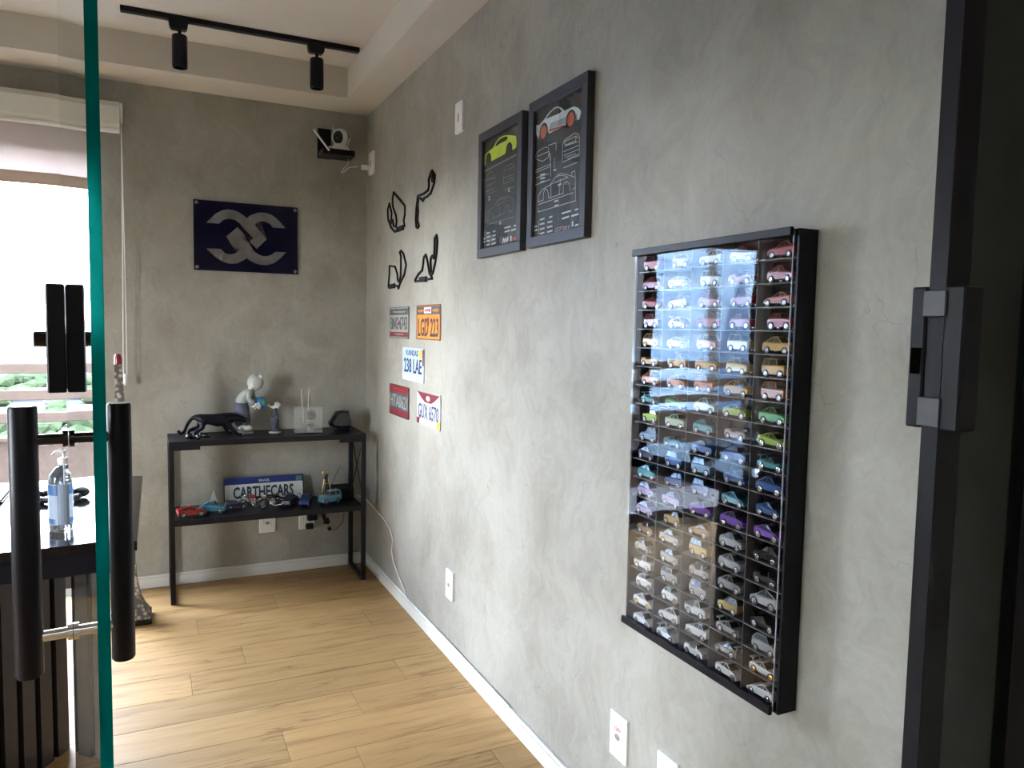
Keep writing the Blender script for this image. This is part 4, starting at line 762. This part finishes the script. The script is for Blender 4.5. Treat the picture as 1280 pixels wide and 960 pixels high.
# ---------------- toy cars: shared geometry ----------------
def side_poly(pts,wheels,r,n=6):
    """lower body outline with wheel arches cut into the sill"""
    zs=pts['sill']; out=list(pts['top'])
    for wx in sorted(wheels,reverse=True):
        out.append((wx+r,zs))
        for k in range(1,n): a=math.pi*k/n; out.append((wx+r*math.cos(a),zs+r*.95*math.sin(a)))
        out.append((wx-r,zs))
    out.append((pts['top'][0][0]+.02,zs)); return out
KINDS={
'coupe':dict(top=[(-.49,.13),(-.48,.24),(-.40,.29),(-.16,.32),(.30,.34),(.47,.33),(.50,.26),(.49,.10)],cab=[(-.18,.31),(-.02,.46),(.17,.47),(.40,.335)],w=.21,wh=(-.31,.31),r=.105),
'hatchback':dict(top=[(-.47,.13),(-.47,.27),(-.36,.32),(-.16,.34),(.30,.36),(.46,.36),(.48,.25),(.46,.12)],cab=[(-.20,.33),(-.05,.50),(.34,.51),(.45,.36)],w=.21,wh=(-.29,.30),r=.105),
'off_roader':dict(top=[(-.46,.17),(-.46,.35),(-.38,.37),(-.14,.38),(.30,.38),(.47,.38),(.48,.25),(.46,.17)],cab=[(-.15,.37),(-.06,.54),(.42,.55),(.46,.38)],w=.22,wh=(-.29,.29),r=.12),
'supercar':dict(top=[(-.50,.10),(-.49,.17),(-.34,.26),(-.14,.28),(.30,.32),(.48,.31),(.50,.22),(.48,.09)],cab=[(-.22,.26),(.02,.40),(.16,.40),(.36,.315)],w=.225,wh=(-.32,.31),r=.11),
'winged_racer':dict(top=[(-.50,.08),(-.49,.15),(-.34,.25),(-.16,.24),(.10,.26),(.42,.29),(.50,.24),(.49,.08)],cab=[(-.14,.24),(.02,.37),(.12,.37),(.36,.28)],w=.225,wh=(-.33,.31),r=.112,wing=True),
'saloon':dict(top=[(-.49,.13),(-.48,.28),(-.38,.31),(-.18,.33),(.28,.34),(.48,.34),(.49,.24),(.48,.12)],cab=[(-.20,.32),(-.06,.46),(.18,.46),(.30,.335)],w=.205,wh=(-.31,.31),r=.10),
'roadster':dict(top=[(-.48,.13),(-.47,.25),(-.36,.30),(-.12,.31),(.0,.27),(.14,.27),(.22,.33),(.44,.32),(.49,.24),(.48,.12)],cab=[(-.16,.30),(-.08,.40),(-.05,.40),(-.10,.30)],w=.21,wh=(-.30,.31),r=.11),
'pickup':dict(top=[(-.49,.15),(-.48,.30),(-.40,.33),(-.20,.34),(.08,.34),(.09,.28),(.44,.28),(.45,.34),(.49,.34),(.49,.15)],cab=[(-.22,.33),(-.10,.50),(.06,.50),(.08,.34)],w=.21,wh=(-.30,.29),r=.115),
'hot_rod':dict(top=[(-.46,.18),(-.45,.32),(-.20,.36),(-.04,.36),(.10,.36),(.40,.36),(.45,.28),(.44,.16)],cab=[(-.06,.35),(-.02,.48),(.24,.49),(.38,.36)],w=.18,wh=(-.32,.28),r=.125),
'wedge_truck':dict(top=[(-.50,.15),(-.49,.24),(-.30,.31),(.0,.34),(.48,.36),(.50,.28),(.49,.14)],cab=[(-.30,.30),(.0,.52),(.06,.51),(.46,.36)],w=.22,wh=(-.31,.31),r=.12),
}
def car_meshes(kind):
    K=KINDS[kind]; w=K['w']; P=side_poly(dict(top=K['top'],sill=.10),K['wh'],K['r']+.012)
    bm=B(); L4=[]
    for yy,ins in ((-w,1),(-w*.86,0),(w*.86,0),(w,1)):
        L4.append([bm.verts.new(((x*.975 if ins else x),yy,(z if z<.2 else z-.035) if ins else z)) for x,z in P])
    for a,b in zip(L4[:-1],L4[1:]):
        for i in range(len(P)): bm.faces.new((a[i],a[(i+1)%len(P)],b[(i+1)%len(P)],b[i]))
    c0=bm.faces.new(L4[0][::-1]); c1=bm.faces.new(L4[3]); bmesh.ops.triangulate(bm,faces=[c0,c1])
    C=K['cab']; top=[p for p in C if p[1]>.36] ; 
    wb,wt=w*.86,w*.66
    # roof slab and pillars in body colour
    (ax,az),(bx,bz),(cx,cz),(dx,dz)=C
    if kind!='roadster':
        vs=[bm.verts.new(p) for p in ((bx-.01,-wt-.006,bz-.004),(cx+.01,-wt-.006,cz-.004),(cx+.01,wt+.006,cz-.004),(bx-.01,wt+.006,bz-.004),(bx+.01,-wt*.93,bz+.018),(cx-.01,-wt*.93,cz+.018),(cx-.01,wt*.93,cz+.018),(bx+.01,wt*.93,bz+.018))]
        for f in ((3,2,1,0),(4,5,6,7),(0,1,5,4),(1,2,6,5),(2,3,7,6),(3,0,4,7)): bm.faces.new([vs[i] for i in f])
        mxs=(bx+cx)/2+.03
        for sy in (-1,1):
            tube(bm,[(ax,sy*(wb+.002),az),(bx,sy*(wt+.004),bz)],.011,4); tube(bm,[(dx,sy*(wb+.002),dz),(cx,sy*(wt+.004),cz)],.016,4)
            tube(bm,[(mxs,sy*(wb+.002),(az+dz)/2),(mxs-.01,sy*(wt+.004),bz)],.009,4)
    if K.get('wing'):
        box(bm,.38,.50,-w*.95,w*.95,.40,.415); box(bm,.42,.45,-w*.6,-w*.52,.28,.40); box(bm,.42,.45,w*.52,w*.6,.28,.40)
    g=B(); v=[]
    for sy in (-1,1): v.append([g.verts.new((x,sy*(wb if z<.39 and i in (0,3) else wt),z)) for i,(x,z) in enumerate(C)])
    for i in range(4): g.faces.new((v[0][i],v[0][(i+1)%4],v[1][(i+1)%4],v[1][i]))
    g.faces.new(v[0][::-1]); g.faces.new(v[1])
    r=K['r']; wm=B()
    tube(wm,[(0,-.05,0),(0,-.045,0),(0,.045,0),(0,.05,0)],[r*.93,r,r,r*.93],14)
    for sy in (-1,1): tube(wm,[(0,sy*.050,0),(0,sy*.056,0)],[r*.66,r*.50],10,mi=1)
    ll=B()
    for sy in (-1,1): box(ll,-.496,-.455,sy*w*.70-.028,sy*w*.70+.028,K['top'][1][1]-.045,K['top'][1][1]-.008)
    def me(nm,b_):
        bmesh.ops.recalc_face_normals(b_,faces=b_.faces); m_=D.meshes.new(nm); b_.to_mesh(m_); b_.free(); return m_
    out=dict(body=me('car_body',bm),glass=me('car_glass',g),wheel=me('car_wheel',wm),lamp=me('car_lamp',ll),K=K)
    out['glass'].materials.append(M['car_glass']); out['body'].materials.append(None); out['lamp'].materials.append(M['rim']); out['wheel'].materials.append(M['tyre']); out['wheel'].materials.append(None)
    return out
CM={k:car_meshes(k) for k in KINDS}
def toy_car(kind,colour,label,loc,rot,L_,group=None,rim='rim',full=False):
    """L_ = length in metres; the car is built nose towards local -x"""
    c=CM[kind]; K=c['K']
    e=empty('toy_car',label,'toy car',loc,group,rot); e.scale=(L_,L_,L_)
    o=link('body',c['body'],None,e); o.material_slots[0].link='OBJECT'; o.material_slots[0].material=M['car_'+colour]
    link('windows',c['glass'],None,e)
    if full: link('headlamps',c['lamp'],None,e)
    for wx in K['wh']:
        for sy in (-1,1):
            q=link('wheel',c['wheel'],None,e,(wx,sy*(K['w']-.035),K['r'])); q.material_slots[1].link='OBJECT'; q.material_slots[1].material=M[rim]
    return e
# ---------------- lower shelf things ----------------
toy_car('supercar','red','glossy red toy sports car at the front left of the lower shelf',(-.905,-.245,ZL),(0,0,math.radians(187)),.128,full=True)
toy_car('coupe','cyan','teal blue toy coupe right behind the red car on lower shelf',(-.803,-.205,ZL),(0,0,math.radians(-198)),.118,full=True)
toy_car('supercar','navy','almost black low toy car right of the teal coupe',(-.698,-.165,ZL),(0,0,math.radians(190)),.105,full=True)
toy_car('saloon','navy','dark navy toy car right of the motorcycles',(-.440,-.180,ZL),(0,0,math.radians(60)),.115,full=True)
toy_car('coupe','blue','bright blue toy car between the navy car and the pale blue off-roader',(-.365,-.205,ZL),(0,0,math.radians(70)),.115,full=True)
toy_car('off_roader','light_blue','pale blue toy off-roader at the right of the lower shelf',(-.245,-.215,ZL),(0,0,math.radians(24)),.120,full=True)
def motorbike(label,loc,ang,tank,s=.085):
    e=empty('toy_motorcycle',label,'toy motorcycle',loc,'toy motorcycles in front of the number plate',(0,0,ang)); e.scale=(s,s,s)
    for x in (-.42,.42):
        k=B(); tube(k,[(x+.17*math.cos(a*math.pi/9),0,.20+.17*math.sin(a*math.pi/9)) for a in range(18)],.032,8,closed=True); q=obj('wheel',k,M['tyre'],e,True)
        k=B(); tube(k,[(x+.125*math.cos(a*math.pi/6),0,.20+.125*math.sin(a*math.pi/6)) for a in range(12)],.014,6,closed=True); tube(k,[(x,-.04,.2),(x,.04,.2)],.03,8)
        for a in range(5): tube(k,[(x,0,.2),(x+.125*math.cos(a*1.257),0,.2+.125*math.sin(a*1.257))],.008,5)
        obj('rim',k,M['rim'],q)
    k=B(); tube(k,[(-.42,-.05,.2),(-.26,-.05,.56)],.016,6); tube(k,[(-.42,.05,.2),(-.26,.05,.56)],.016,6); obj('fork',k,M['chrome'],e)
    k=B(); tube(k,[(-.22,-.20,.66),(-.26,-.10,.62),(-.26,.10,.62),(-.22,.20,.66)],.014,6); obj('handlebar',k,M['chrome'],e)
    k=B(); tube(k,[(-.26,0,.52),(-.12,0,.46),(.10,0,.42),(.42,0,.20)],.022,6); tube(k,[(-.24,0,.46),(-.10,0,.16),(.18,0,.16),(.42,0,.20)],.018,6); obj('frame',k,M['black_satin'],e)
    k=B(); box(k,-.13,.12,-.08,.08,.15,.36,bev=.03); tube(k,[(-.06,0,.3),(-.10,0,.42)],.06,8); tube(k,[(.05,0,.3),(.09,0,.42)],.06,8); obj('engine',k,M['rim'],e)
    k=B(); ball(k,(-.08,0,.50),.13,1.35,.7,.62); obj('tank',k,tank,e,True)
    k=B(); ball(k,(.18,0,.46),.12,1.5,.75,.4); obj('saddle',k,M['black_satin'],e,True)
    k=B(); tube(k,[(-.05,-.09,.20),(.02,-.11,.12),(.35,-.11,.13),(.50,-.12,.18)],[.02,.026,.030,.034],8); obj('exhaust',k,M['chrome'],e,True)
    k=B(); ball(k,(-.33,0,.56),.055); obj('headlamp',k,M['chrome'],e,True)
    k=B(); tube(k,[(.42+.215*math.cos(a),0,.20+.215*math.sin(a)) for a in (0.3,.8,1.3,1.8,2.3)],.03,6); obj('mudguard',k,tank,e,True)
motorbike('red tanked toy motorcycle at the left of the two',(-.615,-.185,ZL+.0004),math.radians(-12),M['car_crimson'],.118)
motorbike('black and red toy motorcycle with curved chrome exhaust, right of two',(-.530,-.215,ZL+.0004),math.radians(12),M['car_black'],.118)
cn=empty('white_cone','small white cone ornament left of the number plate','ornament',(-.795,-.10,ZL))
bm=B(); vs=[bm.verts.new(p) for p in ((-.024,-.020,0),(.024,-.020,0),(.024,.020,0),(-.024,.020,0),(0,0,.088))]
bm.faces.new(vs[:4][::-1]); [bm.faces.new((vs[i],vs[(i+1)%4],vs[4])) for i in range(4)]
for v in bm.verts: v.co.z+=.004
obj('cone',bm,M['white_plastic'],cn); obj('plinth',box(B(),-.028,.028,-.022,.022,0,.004),M['rail'],cn)
stt=empty('trophy_statuette','small gold and black statuette behind the pale blue off-roader','figurine',(-.246,-.13,ZL))
gold=mat('antique_gold',(.45,.33,.16),.35,metal=.7); bk=mat('dark_bronze',(.03,.025,.02),.4,metal=.3)
obj('robe',lathe(B(),[(0,.0),(.034,.0),(.034,.010),(.028,.016),(.030,.020),(.022,.07),(.014,.105),(.008,.120),(0,.122)],n=14),bk,stt,True)
for sx in (-1,1): 
    k=B(); tube(k,[(sx*.026,-.014,.022),(sx*.019,-.013,.07),(sx*.010,-.010,.112)],.0035,6); obj('gold_trim',k,gold,stt)
obj('head',ball(B(),(0,-.004,.130),.0095,1,1,1.2,12,8),bk,stt,True)
k=B(); tube(k,[(.016*math.cos(a*math.pi/8),.004,.140+.016*math.sin(a*math.pi/8)) for a in range(16)],.0042,6,closed=True); obj('halo',k,gold,stt,True)
k=B(); 
for z in (.03,.05,.07,.09): tube(k,[(-.008,-.026+z*.13,z),(.008,-.026+z*.13,z)],.003,6)
obj('gold_ornament',k,gold,stt)
rt=empty('wifi_router','flat black wifi router with an upright antenna at the right of the lower shelf','router',(-.157,-.105,ZL))
obj('case',box(B(),-.052,.052,-.062,.062,.0,.062,bev=.004),M['black_matte'],rt)
k=B(); tube(k,[(.044,.03,.055),(.048,.03,.075),(.056,.03,.205)],[.0035,.0055,.004],8); obj('antenna',k,M['black_matte'],rt)
k=B(); tube(k,[(-.05,.03,.06),(-.03,.03,.11),(.0,.04,.16)],.0014,5); obj('wire',k,M['black_matte'],rt)
# Brazilian plate, leaning on the wall
np_=empty('number_plate','white and blue Brazilian number plate reading CARTHECARS, leaning on lower shelf','number plate',(-.545,-.055,ZL+.001),rot=(math.radians(90-7),0,0))
obj('plate',prism(B(),rrect(0,.0655,.398,.129,.008),0,.0018),pc['navy'],np_)
obj('white_field',prism(B(),rrect(0,.050,.388,.090,.006),.0018,.0022),mat('plate_reflective',(.62,.64,.60),.35,var=.04),np_)
obj('blue_band',prism(B(),rrect(0,.110,.388,.030,.005),.0018,.0022),mat('plate_blue',(.006,.022,.16),.35,var=.05),np_)
obj('band_text',text_bm('BRASIL',.0,.110,.055,.013,.0022,.0028,.01),M['ink_white'],np_)
obj('flag_patch',prism(B(),rrect(.174,.110,.030,.022,.003,2),.0022,.0027),mat('flag_green_grey',(.10,.20,.18),.5),np_)
obj('characters',text_bm('CARTHECARS',-.004,.052,.300,.062,.0022,.0036,.03),pc['ink'],np_)
obj('band_text',text_bm('BR',-.181,.017,.016,.013,.0022,.0028,.02),pc['ink'],np_)
obj('small_mark',text_bm('25',.172,.020,.024,.020,.0022,.0028,.0),pc['ink'],np_)
# ---------------- wall display case ----------------
CY0,CY1,CZ0,CZ1,CD=-2.6049,-3.0934,.6256,1.5032,.045
W_,H_=CY0-CY1,CZ1-CZ0
dc=empty('display_case','black wall case with a clear cover holding one hundred toy cars','display case',(0,CY0-W_/2,CZ0),rot=RW)
m_sh=mat('case_black_acrylic',(.012,.012,.016),.25,var=.05); m_ed=mat('case_shelf_edge',(.10,.10,.11),.35,var=.05)
obj('back_panel',box(B(),-W_/2,W_/2,0,H_,.001,.004),M['black_satin'],dc)
for sx in (-1,1): obj('side_panel',box(B(),sx*W_/2-(.006 if sx>0 else 0),sx*W_/2+(.006 if sx<0 else 0),0,H_,.004,CD,bev=.0006),M['black_satin'],dc)
for nm_,a,b in (('top_panel',H_-.006,H_),('bottom_panel',0,.006)): obj(nm_,box(B(),-W_/2+.006,W_/2-.006,a,b,.004,CD-.001,bev=.0005),M['black_satin'],dc)
for nm_,a,b in (('top_channel',H_-.012,H_+.003),('bottom_channel',-.003,.013)): obj(nm_,box(B(),-W_/2-.002,W_/2-.010,a,b,CD+.0035,CD+.012,bev=.001),M['black_satin'],dc)
NC,NR=5,20; iw=(W_-.012)/NC; ih=(H_-.012)/NR
for r in range(1,NR):
    z=.006+r*ih; obj('case_shelf',box(B(),-W_/2+.006,W_/2-.006,z-.0011,z+.0011,.004,CD-.004,bev=.0003),m_ed,dc)
for c in range(1,NC):
    x=-W_/2+.006+c*iw; obj('case_divider',box(B(),x-.0009,x+.0009,.006,H_-.006,.004,CD-.0035,bev=.0003),m_ed,dc)
cv=B(); nx,ny=24,40; g=[[None]*(ny+1) for _ in range(nx+1)]
for i in range(nx+1):
    for j in range(ny+1):
        x=-W_/2-.004+(W_-.008)*i/nx; y_=.004+(H_-.008)*j/ny
        u=i/nx; b_=.0005*math.sin(math.pi*u)+.0004*math.sin(2.4*math.pi*u+1.5+1.3*j/ny)
        g[i][j]=cv.verts.new((x,y_,CD+.0012+b_*math.sin(math.pi*j/ny)**.4 if 0<j<ny else CD+.0012))
for i in range(nx):
    for j in range(ny): cv.faces.new((g[i][j],g[i+1][j],g[i+1][j+1],g[i][j+1]))
obj('acrylic_cover',cv,M['acrylic_front'],dc,True)
obj('cover_edge',box(B(),W_/2-.0125,W_/2-.0105,.004,H_-.004,CD+.0005,CD+.0030),mat('acrylic_edge',(.30,.30,.34),.2,spec=.6),dc)
A='red red white crimson red|red pink silver red red|red pink red red pink|crimson pink red red red|yellow pale_yellow orange pale_yellow yellow|yellow yellow yellow pale_yellow yellow|orange orange orange yellow orange|teal green pale_green lime green|lime pale_green teal silver lime|steel_blue cyan blue blue teal|navy blue steel_blue blue blue|cyan blue blue cyan blue|lilac lilac purple purple purple|lilac gold brown silver black|brown silver gold silver black|silver silver silver grey white|white silver silver gold black|white white white silver grey|white white white silver white|white white white white white'.split('|')
kinds=list(KINDS); words=['top','second','third','fourth','fifth','sixth','seventh','eighth','ninth','tenth','eleventh','twelfth','thirteenth','fourteenth','fifteenth','sixteenth','seventeenth','third lowest','second lowest','bottom']
colw=['leftmost','second','middle','fourth','rightmost']
KN={(5,3):'hatchback',(5,4):'off_roader',(9,2):'saloon',(16,5):'wedge_truck',(15,5):'roadster',(14,5):'coupe',(14,2):'hot_rod',(19,4):'winged_racer',(19,5):'winged_racer',(18,5):'hatchback',(17,5):'winged_racer',(20,5):'supercar',(20,4):'supercar',(4,2):'winged_racer',(10,5):'winged_racer',(7,3):'off_roader',(13,5):'supercar',(12,5):'supercar',(11,5):'coupe',(9,5):'supercar',(15,1):'roadster'}
rc=random.Random(11)
for r in range(NR):
    cols=A[r].split()
    for c in range(NC):
        kd=KN.get((r+1,c+1)) or rc.choice(['coupe','supercar','saloon','coupe','hatchback','supercar','pickup','off_roader','roadster','hot_rod','winged_racer','coupe'])
        col=cols[c]
        if (r,c)==(15,4): col='silver'
        x=-W_/2+.006+(c+.5)*iw; z=.006+(NR-1-r)*ih+.0011
        if r==NR-1: z=.006
        L_={'off_roader':.062,'hatchback':.064,'hot_rod':.064,'pickup':.068,'wedge_truck':.069}.get(kd,.066)*rc.uniform(.96,1.02)
        y=CY0-W_/2-x+rc.uniform(-.004,.004)
        face=-90 if rc.random()<.15 else 90
        lb='%s toy %s, %s row of the case, %s column'%(col.replace('_',' '),kd.replace('_',' '),words[r],colw[c])
        toy_car(kd,col,lb,(-.0245,y,CZ0+z),(0,0,math.radians(face+rc.uniform(-3,3))),L_,'toy cars in the wall display case',rim=('rim_gold' if (r,c) in ((18,4),(4,0),(5,3),(18,0)) else 'rim'))
# blue stripe band on the white racer in the second lowest row
# ---------------- desk ----------------
dk=empty('desk','glossy black desk with a dark slatted base by the window','desk',(-1.10,-1.45,0))
top=[(-.005,-.48),(-.09,-.462),(-.20,-.462),(-.35,-.470),(-.6,-.485),(-1.5,-.49),(-1.5,.46),(-.6,.46),(-.15,.455),(0,.44)]
obj('desk_top',prism(B(),top,.728,.752),M['black_gloss'],dk)
obj('apron',prism(B(),[(-.012,-.465),(-.09,-.447),(-.35,-.455),(-.6,-.470),(-1.49,-.475),(-1.49,.44),(-.6,.44),(-.02,.42)],.668,.728),M['black_satin'],dk)
# slatted pedestal: one straight cheek slanting away to the gap, one front run
msl=mat('slat_walnut_black',(.022,.017,.018),.55,var=.2,vscale=25)
def slats(p,q,z0,z1,name='slat'):
    p=Vector(p); q=Vector(q); d=(q-p); L_=d.length; d.normalize(); n_=Vector((d.y,-d.x))
    k=B(); prism(k,[p,q,q-n_*.012,p-n_*.012],z0,z1); bk_=obj('slat_backing',k,M['black_matte'],dk)
    s=.002
    while s<L_-.02:
        a=p+d*s; b=p+d*min(s+.046,L_); k=B(); prism(k,[a,b,b+n_*.014,a+n_*.014],z0+.002,z1-.001); obj(name,k,msl,bk_); s+=.066
P0=(-1.312+1.10,-1.458+1.45); P1=(-1.60+1.10,-1.90+1.45)
slats(P1,P0,.0,.668); slats((-1.45,P1[1]),P1,0,.668)
# bottle, ring, folder on the desk
ZD=.752
bt=empty('sanitiser_bottle','clear pump bottle with a blue label standing on the desk','bottle',(-1.282,-1.73,ZD))
liq=mat('clear_bottle_plastic',(.80,.86,.90),.05,trans=.95,ior=1.33,var=0)
obj('bottle_body',lathe(B(),[(0,0),(.036,0),(.039,.004),(.039,.135),(.036,.150),(.022,.170),(.013,.174),(.012,.180),(0,.180)],n=32),liq,bt,True)
lbm=mat('label_blue',(.02,.09,.22),.4,var=.03); lb2=mat('label_pale',(.26,.31,.38),.4,var=.05)
def wrap(r,a0,a1,z0,z1,nm_,m_):
    k=B(); n_=14
    for i in range(n_):
        a=math.radians(a0+(a1-a0)*i/n_); b=math.radians(a0+(a1-a0)*(i+1)/n_)
        k.faces.new([k.verts.new(p) for p in ((r*math.cos(a),r*math.sin(a),z0),(r*math.cos(b),r*math.sin(b),z0),(r*math.cos(b),r*math.sin(b),z1),(r*math.cos(a),r*math.sin(a),z1))])
    bmesh.ops.remove_doubles(k,verts=k.verts,dist=1e-5)
    g_=bmesh.ops.extrude_face_region(k,geom=list(k.faces)); 
    for v in [x for x in g_['geom'] if isinstance(x,bmesh.types.BMVert)]: f_=(r-.0005)/r; v.co.x*=f_; v.co.y*=f_
    return obj(nm_,k,m_,bt)
wrap(.0398,-165,-15,.020,.130,'label',lb2); wrap(.0402,-168,-110,.100,.128,'label_band',lbm); wrap(.0402,-70,-12,.100,.128,'label_band',lbm); wrap(.0402,-168,-120,.022,.036,'label_band',lbm); wrap(.0402,-50,-12,.022,.036,'label_band',lbm)
obj('pump_collar',lathe(B(),[(.014,.179),(.015,.181),(.015,.194),(.010,.197),(0,.197)],n=20),M['white_plastic'],bt,True)
k=B(); tube(k,[(0,0,.195),(0,0,.213)],.004,8); tube(k,[(0,0,.213),(-.006,0,.215),(-.022,0,.212),(-.027,0,.205)],[.006,.005,.0038,.003],8); tube(k,[(0,0,.213),(.006,0,.216)],.005,8); obj('pump_head',k,liq if 0 else M['white_plastic'],bt,True)
k=B(); tube(k,[(0,0,.19),(.002,0,.01)],.0025,6); obj('dip_tube',k,M['white_plastic'],bt)
rg=empty('black_headset','flat black ring-shaped headset lying behind the bottle on the desk','headset',(-1.325,-1.33,ZD))
k=B(); tube(k,[(.07*math.cos(a*math.pi/12),.07*math.sin(a*math.pi/12),.012) for a in range(24)],.010,8,closed=True); obj('headband',k,M['black_satin'],rg,True)
for sx in (-1,1): obj('ear_pad',ball(B(),(sx*.072,-.01,.018),.030,.8,1,.55),M['black_matte'],rg,True)
nb=empty('dark_folder','thin dark folder on the desk at the left edge of the view','folder',(-1.56,-1.20,ZD))
obj('cover',box(B(),-.11,.075,-.13,.13,.0,.004,bev=.001),M['black_satin'],nb); obj('pages',box(B(),-.105,.068,-.124,.124,.004,.008),M['white'],nb); obj('cover_top',box(B(),-.11,.070,-.13,.13,.008,.011,bev=.001),M['black_satin'],nb)
# ---------------- tall patterned column ----------------
tw=empty('patterned_column','tall slim speckled column with a dark red tip and flared foot behind the desk','sculpture',(-1.165,-.44,0))
ms=D.materials.new('speckled_pattern'); ms.use_nodes=True; t=ms.node_tree; q=t.nodes['Principled BSDF']; tc=t.nodes.new('ShaderNodeTexCoord'); nz=t.nodes.new('ShaderNodeTexVoronoi'); nz.inputs['Scale'].default_value=55; r=t.nodes.new('ShaderNodeValToRGB'); r.color_ramp.elements[0].color=(.50,.45,.38,1); r.color_ramp.elements[0].position=.25; r.color_ramp.elements[1].color=(.10,.09,.08,1); r.color_ramp.elements[1].position=.6; t.links.new(tc.outputs['Object'],nz.inputs['Vector']); t.links.new(nz.outputs['Distance'],r.inputs[0]); t.links.new(r.outputs[0],q.inputs['Base Color']); q.inputs['Roughness'].default_value=.5
obj('base_plate',box(B(),-.085,.085,-.075,.075,0,.028,bev=.003),M['black_gloss'],tw)
bm=B()
pr_=[(.080,.028),(.062,.060),(.045,.11),(.034,.18),(.030,.30),(.025,.60),(.020,.90),(.014,1.135)]
rings=[[bm.verts.new((-.03*(z/1.2)+sx*r,sy*r,z)) for sx,sy in ((-1,-1),(1,-1),(1,1),(-1,1))] for r,z in pr_]
for a,b in zip(rings[:-1],rings[1:]):
    for i in range(4): bm.faces.new((a[i],a[(i+1)%4],b[(i+1)%4],b[i]))
bm.faces.new(rings[0][::-1]); bm.faces.new(rings[-1]); obj('shaft',bm,ms,tw)
obj('red_tip',lathe(B(),[(0,1.134),(.0150,1.134),(.0155,1.16),(.011,1.178),(0,1.184)],(-.029,0,0),12),M['car_crimson'],tw,True)
# ---------------- corridor behind the camera ----------------
lp=empty('fill_light_panel','plain white panel added over the unseen corridor fill light','ceiling lamp',(-1.6,-5.0,ZC))  # housing added for the unseen corridor fill light
obj('panel_frame',box(B(),-.63,.63,-.28,.28,-.015,0,bev=.002),M['white'],lp)
